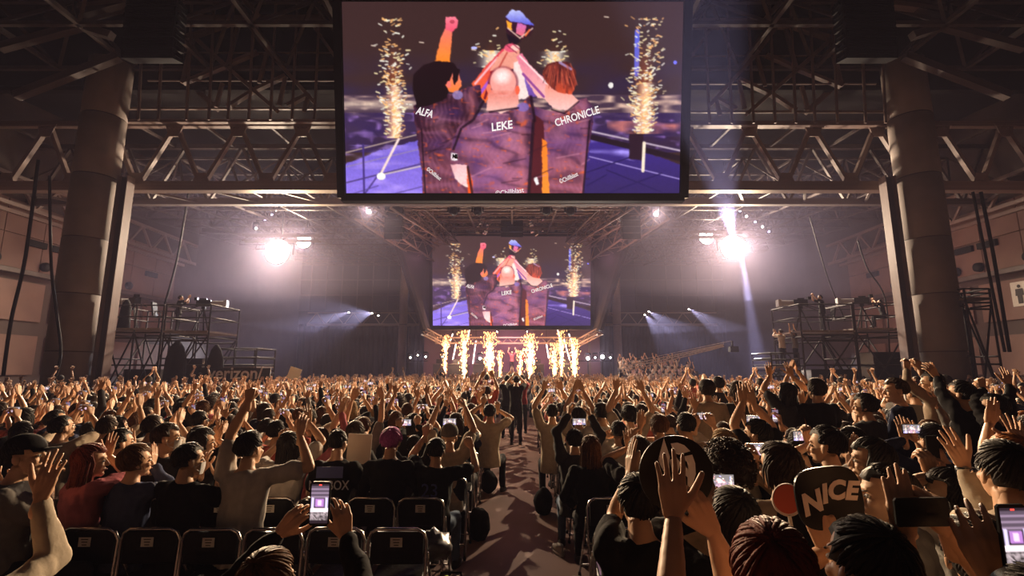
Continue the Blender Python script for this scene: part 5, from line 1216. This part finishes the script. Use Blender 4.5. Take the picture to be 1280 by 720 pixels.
hero(948, 522, 4.4, 25, 'short', 'black', 'black', 'black-haired person with two open palms raised, right of centre', ((928, 503, 4.6), 'open', (.1, .1, 1), None, (-1, 0, -.4)), ((942, 505, 4.6), 'open', (-.2, .1, 1), None, (1, 0, -.6)), head=(.05, 0, .3))
hero(883, 474, 6.5, 0, 'bowl', 'dark brown', 'beige', 'tall person standing in a beige shirt right of centre', None, None, True, stand=True)
hero(922, 476, 6.6, 8, 'bob', 'dark brown', 'charcoal', 'person standing in dark tee right of the beige shirt', None, ((960, 505, 6.9), 'hold', U), stand=True)
hero(984, 478, 6.2, 20, 'long', 'black', 'charcoal', 'dark standing figure with hair in the light shaft', ((962, 470, 6.4), 'open', U, None, (-1, 0, -.3)), ((990, 470, 6.3), 'open', (-.3, 0, 1)), stand=True)
hero(1020, 473, 6.1, 5, 'bowl', 'dark brown', 'black', 'person standing in black tee with round dark hair, right block', ((1003, 505, 6.2), 'open', U, None, (-1, 0, -.8)), None, stand=True)
phone(P2(1008, 508, 6.2), 'lit phone held low in front of the round-haired standing person')
hero(1121, 472, 5.15, 45, 'short', 'dark brown', 'navy', 'tall person in navy top standing turned left, right block', None, None, True, stand=True, head=(.0, 0, .5), hv=1)
hero(1166, 464, 6.0, 35, 'short', 'black', 'beige', 'person in checked beige shirt standing with arms raised, right block', ((1133, 462, 6.1), 'hold', (.2, 0, 1), None, (-1, 0, -.3)), ((1150, 462, 6.1), 'hold', U), True, stand=True, head=(0, 0, .3))
hero(1082, 492, 4.9, 25, 'bowl', 'black', 'charcoal', 'dark bowl-haired person below the tall navy one, right block', None, None, head=(0, 0, .4))
hero(1202, 475, 4.6, 30, 'short', 'black', 'black', 'black-haired person standing with one arm thrown up at the right', ((1172, 472, 4.9), 'relaxed', (-.6, .1, 1), None, (-1, 0, -.3)), None, True, stand=True, hv=1)
hero(1243, 492, 4.3, 30, 'short', 'black', 'black', 'dark figure pointing a finger up near the right edge', ((1229, 486, 4.5), 'fist', U), ((1262, 480, 4.6), 'open', U), True, head=(0, 0, .3))
hero(974, 551, 3.0, 5, 'bob', 'dark brown', 'black', 'person with dark bobbed hair filming sideways behind the auburn head', ((940, 585, 3.25), 'hold', U), None, True, head=(0, 0, .35))
phone(P2(948, 562, 3.3), 'lit phone in the wristwatch hand left of the dark bob', False, True, -.05)
hero(999, 536, 4.0, 5, 'short', 'black', 'charcoal', 'short-haired person in slogan tee just left of the white collar', None, None)
hero(1034, 530, 3.55, 15, 'short', 'black', 'white', 'person with white collar filming sideways behind the NICE fan', ((1012, 556, 3.75), 'hold', U), None, head=(0, 0, .45), hv=2)
phone(P2(1003, 545, 3.8), 'lit phone held sideways left of the white collar person')
hero(1064, 531, 3.9, 0, 'short', 'black', 'white', 'round black head directly right of the white collar person', None, None, hv=1)
hero(1092, 545, 3.3, 35, 'long', 'black', 'charcoal', 'long-haired person clapping, turned left, in front of the profile', ((1070, 580, 3.4), 'flat', U, (1, 0, 0)), ((1080, 585, 3.4), 'flat', U, (-1, 0, 0)), head=(0, 0, .5))
hero(908, 554, 2.95, 0, 'curly', 'dark brown', 'beige', 'person with big curly hair and beige top', None, ((942, 590, 3.15), 'hold', U), True)
hero(803, 592, 2.45, 5, 'short', 'black', 'black', 'person in black tee with left arm raised beside the round fan', ((787, 597, 2.6), 'flat', (.1, .05, 1), (1, .2, 0), (-.25, .5, -1)), None, head=(.1, 0, -.1), lean=.1)
hero(917, 606, 2.35, 5, 'long', 'black', 'black', 'person with sleek long black hair and glossy black top', ((888, 645, 2.5), 'relaxed', U), None, True, head=(.1, 0, .1), hv=1)
phone(P2(899, 602, 2.62), 'lit phone between the round fan and the sleek black hair')
hero(1113, 577, 2.45, 40, 'short', 'black', 'grey', 'profile of a young person looking left, grey-white tee', None, None, head=(0, 0, .55))
hero(1190, 583, 2.7, 35, 'bob', 'black', 'white', 'person with dark bobbed hair looking left under an upright phone', ((1163, 595, 2.8), 'hold', U), ((1176, 600, 2.9), 'hold', U), head=(0, 0, .5))
phone(P2(1166, 562, 2.95), 'dark upright phone held above the dark bob', True, False, .1)
hero(1165, 527, 4.0, 0, 'short', 'black', 'navy', 'person in navy sleeves filming with fingers over the phone, right block', ((1131, 550, 4.2), 'open', U, None, (-1, 0, -.4)), ((1147, 552, 4.2), 'open', (-.3, 0, 1)), True)
phone(P2(1139, 536, 4.05), 'lit phone under raised fingers, right block', False, True, 0, 1.0)
hero(1252, 550, 1.95, -8, 'short', 'black', 'cream', 'person in cream sleeves whose watch hand is raised at the right', ((1207, 586, 2.2), 'open', (-.3, .1, 1), FWD, (.5, 0, -1)), None, True, head=(.1, 0, -.1), stand=True)
hero(1262, 537, 3.3, 10, 'short', 'orange', 'charcoal', 'head with orange dyed hair near the right edge', ((1236, 528, 3.4), 'flat', (.5, .1, 1)), ((1275, 560, 3.3), 'wide', U))
hero(1213, 639, 1.75, -32, 'short', 'black', 'white', 'low black head at the bottom right beside the big sleeve', None, None, hv=2)
# --- nearest heads at the bottom of the picture
hero(968, 650, 1.5, -4, 'bowl', 'auburn', 'charcoal', 'nearest head with auburn hair, right arm reaching to the round fan', None, ((893, 668, 1.78), 'relaxed', (-.45, .25, 1), (-.3, 1, 0), (-.2, .2, -1)), False, head=(.1, 0, -.35), lean=.05)
hero(1083, 642, 1.5, 3, 'short', 'black', 'black', 'nearest head with wavy black hair behind the NICE fan', ((1036, 690, 1.72), 'fist', (-.15, .1, 1), (.4, 1, 0)), None, head=(.1, 0, .1), hv=1)
hero(335, 684, 1.85, -4, 'long', 'brown', 'black', 'person at the bottom filming with an upright phone in two hands', ((348, 668, 2.22), 'relaxed', (.7, .1, .75), (.5, .8, .2), (-.8, 0, -.4)), ((432, 672, 2.22), 'relaxed', (-.22, .05, 1), (-.6, .8, 0), (.9, 0, -.3)), True, head=(.05, 0, -.2), hv=1)
phone(P2(400, 629, 2.07), 'large lit upright phone filming the hall in the lower left', True, True, 0, 1.05, 'phones filming upright near the camera')
hero(912, 733, 1.22, 0, 'short', 'black', 'charcoal', 'person below the frame whose big open left hand rises before the fan', ((842, 644, 1.62), 'open', (.02, .03, 1), FWD, (.1, .4, -1)), None, head=(.1, 0, 0))
hero(1172, 742, 1.28, 0, 'short', 'black', 'grey', 'person below the frame holding a dark sideways phone', ((1132, 672, 1.5), 'flat', (.05, .1, 1), FWD, (-1, 0, -.3)), ((1184, 668, 1.5), 'hold', (-.2, .1, 1), (-.6, .8, 0), (1, 0, -.3)))
phone(P2(1152, 640, 1.46), 'dark sideways phone held at the bottom right by two hands', False, False, .05, 1.0)
hero(1308, 705, 1.2, 10, 'short', 'black', 'black', 'person beyond the right edge holding a lit upright phone', ((1246, 728, 1.36), 'relaxed', (-.25, .1, 1), (.6, .8, 0), (.4, 0, -1)), None)
phone(P2(1268, 672, 1.3), 'lit upright phone cut by the right edge', True, True, .05, 1.0, 'phones filming upright near the camera')
hero(-52, 640, 1.95, -5, 'short', 'black', 'cream', 'person beyond the left edge whose cream sleeve and open hand rise', None, ((50, 625, 2.15), 'open', (.1, .1, 1), FWD, (.1, .1, -1)), True)
phone(P2(942, 524, 5.0), 'bright phone in the dark standing row right of centre')
# wristwatches
for (a, b, Y, lb) in ((1207, 588, 2.2, 'dark wristwatch on the raised cream-sleeved arm at the right'), (62, 612, 3.5, None)):
    if lb:
        t = thing('wristwatch', lb, 'watch', P(a, b, Y)); g = G(); g.add(tube([(0, 0, -.014), (0, 0, .014)], .034, 20)); part('strap', g, vinyl, t, True); g = G(); g.add(tube([(0, -.030, 0), (0, -.042, 0)], .017, 16)); part('dial', g, chrome, t, True)

# ------------------------------------------------------------------ hand fans
p = P(845, 592, 1.98); t = thing('hand_fan', 'round black hand fan with a pale circular emblem', 'fan', p)
Rf = .141; g = G(); g.add(tube([(0, -.004, 0), (0, .004, 0)], Rf, 48)); part('disc', g, blackp, t)
g = G(); g.add(tube([(0, 0, -Rf + .01), (0, 0, -Rf - .10)], [.009, .007], 8)); part('handle', g, blackp, t)
gm = mat('pale grey emblem print', (.85, .83, .83), .7, 0, .05, 20)
def fan_piece(pts): g = G(); V, T = poly([((x - 845) / F * 1.98, (592 - y) / F * 1.98) for x, y in pts], .0015, -.0062); g.add((V, T)); part('emblem', g, gm, t)
arc = lambda cx, cy_, r, a0, a1, n: [(cx + r * math.cos(R(a)), cy_ - r * math.sin(R(a))) for a in np.linspace(a0, a1, n)]
fan_piece([(832, 551), (838, 572), (836, 592), (829, 588), (824, 576)])
fan_piece([(840, 557), (848, 556), (856, 559), (863, 566), (849, 570), (843, 568)])
fan_piece([(865, 570), (868, 580), (868, 592), (864, 603), (857, 612), (858, 596), (852, 590), (858, 578), (850, 573)])
fan_piece([(838, 576), (846, 573), (851, 580), (846, 592), (840, 590)])
p = P(1036, 622, 1.72); t = thing('hand_fan', 'black rounded square hand fan reading NICE', 'fan', p); t.rotation_euler = (0, R(-6), 0)
sq = []
for a in np.arange(40) * 2 * np.pi / 40:
    c, s_ = math.cos(a), math.sin(a); sq.append((.110 * math.copysign(abs(c) ** .6, c), .098 * math.copysign(abs(s_) ** .62, s_)))
g = G(); g.add(poly(sq, .008, -.004)); part('disc', g, blackp, t); g = G(); g.add(tube([(0, 0, -.09), (-.01, 0, -.19)], [.009, .007], 8)); part('handle', g, blackp, t)
lt = mat('pale beige lettering', (.90, .76, .66), .7, 0, .05, 20)
for k, (ch, x, z, rr_, sz) in enumerate((('N', -.066, -.012, 14, .088), ('I', -.020, .012, 6, .078), ('C', .020, .020, -2, .080), ('E', .070, .014, -8, .078))):
    l = link('lettering', text_mesh(ch, sz, .002, .004, lt, .25), t, (x, -.007, z), (R(90), 0, 0)); l.rotation_euler = (R(90), R(-rr_), 0); l.scale = (1.0, 1, 1)
p = P(985, 625, 2.0); t = thing('hand_fan', 'round red hand fan peeking out left of the NICE fan', 'fan', p)
g = G(); g.add(tube([(0, .0, 0), (0, .006, 0)], .060, 36)); part('disc', g, mat('pale fan rim', (.6, .5, .45), .7, 0, .05, 12), t)
g = G(); g.add(tube([(-.003, -.003, .004), (-.003, .001, .004)], .053, 36)); part('face', g, mat('red fan print', (.42, .07, .04), .7, 0, .1, 12), t)
g = G(); g.add(tube([(0, 0, -.055), (0.01, 0, -.15)], .007, 8)); part('handle', g, paper, t)

# ------------------------------------------------------------------ things on the floor by the aisle
t = thing('tote_bag', 'black tote bag with bottles standing by the left aisle edge', 'bag', (xr(571, 3.9), 3.9, 0))
g = G(); g.add(loft([[(-.15, -.08, 0), (.15, -.08, 0), (.15, .08, 0), (-.15, .08, 0)], [(-.17, -.10, .18), (.17, -.10, .18), (.17, .10, .18), (-.17, .10, .18)], [(-.16, -.07, .36), (.16, -.07, .36), (.16, .07, .36), (-.16, .07, .36)]])); V, T = g.get(); part('sack', g, CLOTH['black'], t)
g = G(); g.add(tube([(-.08, -.07, .36), (-.07, -.08, .47), (.07, -.08, .47), (.08, -.07, .36)], .010, 6)); part('strap', g, CLOTH['black'], t)
for k, (dx, c, nm) in enumerate(((-.04, (.35, .55, .05), 'bright green capped'), (.04, (.75, .68, .5), 'white capped'))):
    b = thing('bottle', f'{nm} drink bottle sticking out of the tote bag', 'bottle', (t.location.x + dx, 3.88, .22)); g = G(); g.add(tube([(0, 0, 0), (0, 0, .13), (0, 0, .16), (0, 0, .18)], [.03, .03, .014, .013], 14)); part('bottle_body', g, mat('clear drink bottle', (.4, .4, .42), .15, 0, .05, 5), b, True)
    g = G(); g.add(tube([(0, 0, .18), (0, 0, .205)], .015, 12)); part('bottle_cap', g, mat(nm + ' plastic', c, .5, 0, .05, 5, 0), b, True)
g = G(); g.add(ellip((0, 0, .46), (.15, .13, .09), 20, 12)); V, T = wrinkle(g.get(), .03, 9, 1.5); tag(link('plastic_bag', mk_mesh('plastic_bag', V, T, [mat('crumpled glossy grey bag', (.09, .085, .09), .3, 0, .4, 30)]), None, (xr(536, 3.62), 3.98, .14)), 'crumpled glossy bag on the empty chair nearest the aisle', 'bag')
g = G(); g.add(box((0, 0, 0), (.32, .30, .03))); V, T = g.get(); nn = 14; xs, ys = np.meshgrid(np.linspace(-.17, .17, nn), np.linspace(-.15, .15, nn)); i, j = np.meshgrid(np.arange(nn - 1), np.arange(nn - 1)); a = (j * nn + i).ravel()
V = np.stack([xs.ravel(), ys.ravel(), .02 * np.sin(xs.ravel() * 30 + ys.ravel() * 22)], 1); T = np.vstack([np.stack([a, a + 1, a + nn], 1), np.stack([a + 1, a + nn + 1, a + nn], 1)]); V = np.vstack([V, V - (0, 0, .012)]); T = np.vstack([T, T[:, ::-1] + nn * nn])
tag(link('folded_towel', mk_mesh('folded_towel', V, T, [mat('violet printed towel', (.22, .14, .38), .8, 0, .8, 14)]), None, (xr(778, 3.6), 3.98, .48)), 'violet printed towel lying on the empty chair right of the aisle', 'towel')
def sneaker(x, y, rz, label):
    t = thing('sneaker', label, 'shoe', (x, y, 0), rz); g = G(); g.add(loft([[(w_ * .048 * math.cos(a), .14 * l * math.sin(a), z) for a in np.arange(16) * np.pi / 8] for z, w_, l in ((0, .95, .98), (.02, 1, 1), (.028, .98, .98))])); part('sole', g, paper, t, True)
    g = G(); g.add(loft([[(w_ * .044 * math.cos(a), .02 * sh0 + .13 * l * math.sin(a), z) for a in np.arange(16) * np.pi / 8] for z, w_, l, sh0 in ((.028, 1, 1, 0), (.06, .95, .9, 0), (.085, .8, .6, -2), (.10, .7, .45, -3))])); part('upper', g, mat('pale sneaker canvas', (.5, .45, .4), .8, 0, .1, 12), t, True)
    g = G()
    for k in range(4): g.add(bar((-.03, .0 + .02 * k, .085 - .006 * k), (.03, .0 + .02 * k, .085 - .006 * k), .006))
    part('laces', g, whitep, t)
sneaker(xr(713, 4.75), 4.75, -.5, 'pale sneaker under the front right aisle chair'); sneaker(xr(694, 5.55), 5.6, .3, 'pale sneaker sticking into the aisle beside the black trousers')
for k, (px, Y, sd) in enumerate(((600, 6.0, 'left'), (677, 7.0, 'right'), (612, 8.2, 'left'))):
    x = xr(px, Y); g = G(); g.add(ellip((0, 0, .16), (.13, .16, .17), 16, 10)); V, T = wrinkle(g.get(), .02, k, 1); tag(link('backpack', mk_mesh('backpack', V, T, [CLOTH['black']]), None, (x, Y, 0)), f'slumped dark backpack on the floor at the {sd} aisle edge, {["nearest on that side", "only one on that side", "farther on that side"][k]}', 'bag')

# ------------------------------------------------------------------ rows of seated people, one by one
SEAT = .47
shirts = ['black'] * 9 + ['charcoal'] * 4 + ['white'] * 5 + ['grey'] * 2 + ['cream'] * 3 + ['beige', 'navy', 'navy', 'denim blue', 'dark red', 'coral', 'pink']
ONE = ['clapping', 'filming', 'waving', 'rejoicing', 'clapping', 'punching', 'clasping', 'watching', 'filming', 'waving', 'filming', 'cheering']
cr = random.Random(21); n_ind = 0; phones_left = 60
seat_count = {}
for n in range(0, 10):
    Yc = 3.78 + .85 * n + .22
    for s in (-1, 1):
        if s < 0 and n < 2 : continue
        for k in range(60):
            x = (-.78 - SEAT * k) if s < 0 else (.93 + SEAT * k); x += cr.uniform(-.05, .05)
            if n == 9 and n_ind >= 236: break
            if abs(x) > Yc * 1.035 + .15: break
            if s > 0 and n < 1 : continue
            y = Yc + cr.uniform(-.08, .08)
            if any((x - hx) ** 2 + ((y - hy) * .8) ** 2 < .40 ** 2 for hx, hy in HEROES): continue
            px = 640 + F * x / y
            if n <= 1 and s > 0 and 690 < px < 960: continue
            near = y < 5.0
            pk = cr.choice([7, 7, 4, 8]) if near else cr.choices(range(12), [3, 5, 3, 2, 6, 2, 2, 4, 4, 2, 2, 3])[0]
            stand = (not near) and s > 0 and px > 850 and cr.random() < .22 and pk in STEMPL
            O = STEMPL[pk] if stand else TEMPL[pk]; sc = cr.uniform(.92, 1.07) * (.97 if stand else 1)
            col = cr.choice(shirts); hs = cr.choices(['short', 'bowl', 'bob', 'long', 'crop', 'curly'], [8, 3, 2, 3, 2, .4])[0]; hc = cr.choices(['black', 'dark brown', 'brown', 'blonde', 'orange'], [9, 6, 2, .3, .3])[0]
            cnt = k + 1
            lb = f'{hc} haired person in {col} top {ONE[pk]}, {ORD[n]} row, {ORD[k]} seat {"left" if s < 0 else "right"} of aisle'
            yaw = cr.uniform(-.22, .22) + (.12 if x > 0 else -.12)
            ob, sh = place_person(O, (x, y, 0), yaw, sc, col, cr.choice(HAIR[hs]), hc, lb, 'people in the rows of chairs', mask=(cr.random() < .25), trousers=(jeans if cr.random() < .2 else None), cap=('cap' if cr.random() < .03 else None))
            n_ind += 1
            if pk in (1, 8, 10) and phones_left > 0:
                wv = (O.wrist[-1] + O.wrist[1]) / 2 if pk != 8 else O.wrist[1] + Vector((-.03, 0, 0)); wv = wv + Vector((0, .035, .085))
                pw = Vector((x, y, 0)) + Matrix.Rotation(yaw, 3, 'Z') @ (wv * sc)
                phone(pw, f'phone held by the {col} topped person, {ORD[n]} row, {ORD[k]} seat {"left" if s < 0 else "right"} of aisle', pk == 8, True, yaw * .5); phones_left -= 1
print('individual people', n_ind + len(HEROES))
# people standing far down the aisle
for k, (px, Y, c) in enumerate(((634, 14.5, 'black'), (645, 13.2, 'black'), (640, 17, 'charcoal'), (652, 15.5, 'dark red'))):
    place_person(STEMPL[(4, 1, 0, 4)[k]], (xr(px, Y), Y, 0), 0, 1.0, c, HAIR['short'][0], 'black', f'person in {c} standing far down the aisle, {["left one", "nearest, in the middle", "farthest", "right one"][k]}')

# ------------------------------------------------------------------ the uncountable crowd beyond
def far_person(arms, stand, female):
    g = G(); up = .42 if stand else 0
    sk = (.60, .36, .23); hair = (.012, .009, .008); clo = (-1, -1, -1)
    g.add(ellip((0, .02, 1.2 + up), (.072, .085, .108), 8, 6), 0, sk)
    g.add(ellip((0, -.005, 1.225 + up), (.09, .105, .10), 8, 6), 0, hair)
    if female: g.add(ellip((0, -.06, 1.10 + up), (.085, .05, .17), 7, 5), 0, hair)
    g.add(loft([ring((0, 0, z + up), a, b, 8) for z, a, b in ((.40, .17, .13), (.7, .15, .11), (.95, .19, .12), (1.05, .07, .06), (1.1, .05, .05))]), 0, clo)
    if stand: g.add(loft([ring((0, 0, z), a, .11, 6) for z, a in ((0, .12), (.5, .15), (.9, .17))]), 0, (.02, .02, .025))
    else:
        g.add(box((0, .2, .48), (.34, .45, .15)), 0, (.02, .02, .025)); g.add(box((0, .4, .22), (.30, .12, .44)), 0, (.02, .02, .025))
    for s in (-1, 1):
        a = arms[s]; W = np.array(a[0]) + (0, 0, up); S = np.array((s * .18, 0, 1.0 + up)); E, W = elbow_ik(S, W, a[4])
        M_ = S + (E - S) * .6; g.add(tube([S, M_], [.062, .056], 5), 0, clo); g.add(tube([M_, E, W], [.043, .042, .028], 5), 0, sk)
        f = np.array(a[1] if a[1] is not None else (W - E), float); f /= np.linalg.norm(f); x = np.cross(a[2], f); x /= np.linalg.norm(x) + 1e-9; yv = np.cross(f, x)
        g.add(tube([W, W + f * .09], [.034, .042], 6, True, .5, yv), 0, sk)
        if a[3] in ('open', 'wide', 'flat'):
            for q in range(4): b0 = W + f * .09 + x * (q - 1.5) * .02; g.add(bar(b0, b0 + f * (.08 - .01 * abs(q - 1.2)) + x * (q - 1.5) * .012, .014), 0, sk)
            g.add(bar(W + f * .04 - x * .035 * s, W + f * .10 - x * .075 * s, .018), 0, sk)
        else: g.add(ellip(W + f * .11, (.04, .03, .045), 6, 4), 0, sk)
    return np.vstack(g.V), np.vstack(g.T), np.vstack(g.C)
FP = [far_person(POSES[k], st, fe) for k, st, fe in ((0, 0, 0), (1, 0, 1), (2, 0, 0), (3, 0, 0), (4, 0, 1), (5, 0, 0), (6, 0, 0), (9, 0, 1), (10, 0, 0), (11, 0, 0), (0, 1, 0), (3, 1, 0), (6, 1, 0), (8, 0, 0))]
palette = [(.014, .013, .014)] * 6 + [(.04, .037, .04)] * 3 + [(.5, .46, .42)] * 4 + [(.2, .18, .17), (.44, .36, .27), (.3, .22, .16), (.02, .03, .07), (.2, .03, .03), (.5, .13, .1), (.42, .3, .08)]
FV, FT, FC = [], [], []; nv_ = 0; farphones = []
def put_far(x, y, z, yaw, sc, k, c):
    global nv_
    V, T, Cc = FP[k]; Cc = Cc.copy(); Cc[Cc[:, 0] < 0] = c; ca, sa = math.cos(yaw), math.sin(yaw); Vr = V * sc; X = Vr[:, 0] * ca - Vr[:, 1] * sa; Yv = Vr[:, 0] * sa + Vr[:, 1] * ca
    FV.append(np.stack([X + x, Yv + y, Vr[:, 2] + z], 1)); FT.append(T + nv_); FC.append(Cc); nv_ += len(V)
nf = 0
for n in range(9, 39):
    Yc = 3.78 + .85 * n + .22
    for s in (-1, 1):
        for k in range(60):
            x = (-.78 - SEAT * k) if s < 0 else (.93 + SEAT * k); x += cr.uniform(-.07, .07)
            if abs(x) > min(Yc * 1.035 + .2, 21): break
            if n == 9 and k < 40 and (n_ind < 236): continue
            y = Yc + cr.uniform(-.12, .12)
            if any((x - hx) ** 2 + (y - hy) ** 2 < .4 ** 2 for hx, hy in HEROES): continue
            if n == 9 and any(abs(o_.location.x - x) < .3 and abs(o_.location.y - y) < .4 for o_ in ()): continue
            if (x + 17.65) ** 2 + (y - 20) ** 2 < 1.3 or (x - 17.2) ** 2 + (y - 20) ** 2 < 1.3 or (abs(x) > 14.8 and 19.0 < y < 21.2): continue
            if y > 21.4 and abs(x) > 11.4: continue
            if cr.random() < .05: continue
            kk = cr.choices(range(14), [2, 4, 3, 1.2, 7, 1.5, 1.2, 1.5, 1, 3, .15, .1, .1, 3])[0]
            sc = cr.uniform(.92, 1.04); yaw = cr.uniform(-.3, .3); put_far(x, y, 0, yaw, sc, kk, cr.choice(palette)); nf += 1
            if kk in (1, 8, 13) and y < 24 and cr.random() < .5 and len(farphones) < 70: farphones.append((x, y, 1.38 * sc if kk == 1 else 1.5 * sc))
o = link('crowd', mk_mesh('crowd', np.vstack(FV), np.vstack(FT), [mat_attr('distant crowd cloth and skin')], None, True, np.vstack(FC)))
tag(o, 'dense distant crowd with raised arms filling the hall up to the stage', 'crowd', None, 'stuff'); print('far crowd', nf, 'tris', len(o.data.polygons))
for (x, y, z) in farphones:
    phone((x, y + .33, z), 'small lit phone held up among the distant crowd', False, True, 0, 1.05, 'small lit phones among the distant crowd')
# raked stand of onlookers right of the stage
t = thing('raked_stand', 'raked stand packed with onlookers right of the stage behind the crane', 'stand', (xr(828, 34), 34, 0))
for k in range(4):
    g = G(); g.add(box((0, .9 * k, (.5 + .32 * k) / 2), (4.9, .88, .5 + .32 * k))); part('tier', g, stg, t)
FV, FT, FC = [], [], []; nv_ = 0
for k in range(4):
    for q in range(11):
        if cr.random() < .93: put_far(t.location.x - 2.3 + .45 * q, 34.1 + .9 * k, .5 + .32 * k, cr.uniform(-.3, .8), 1, cr.randrange(10), cr.choice([(.5, .46, .42), (.45, .3, .3), (.014, .013, .014), (.5, .4, .3)]))
o = link('crowd', mk_mesh('crowd', np.vstack(FV), np.vstack(FT), [MATS['distant crowd cloth and skin']], None, True, np.vstack(FC))); tag(o, 'onlookers in pale clothes packed on the raked stand right of the stage', 'crowd', None, 'stuff')
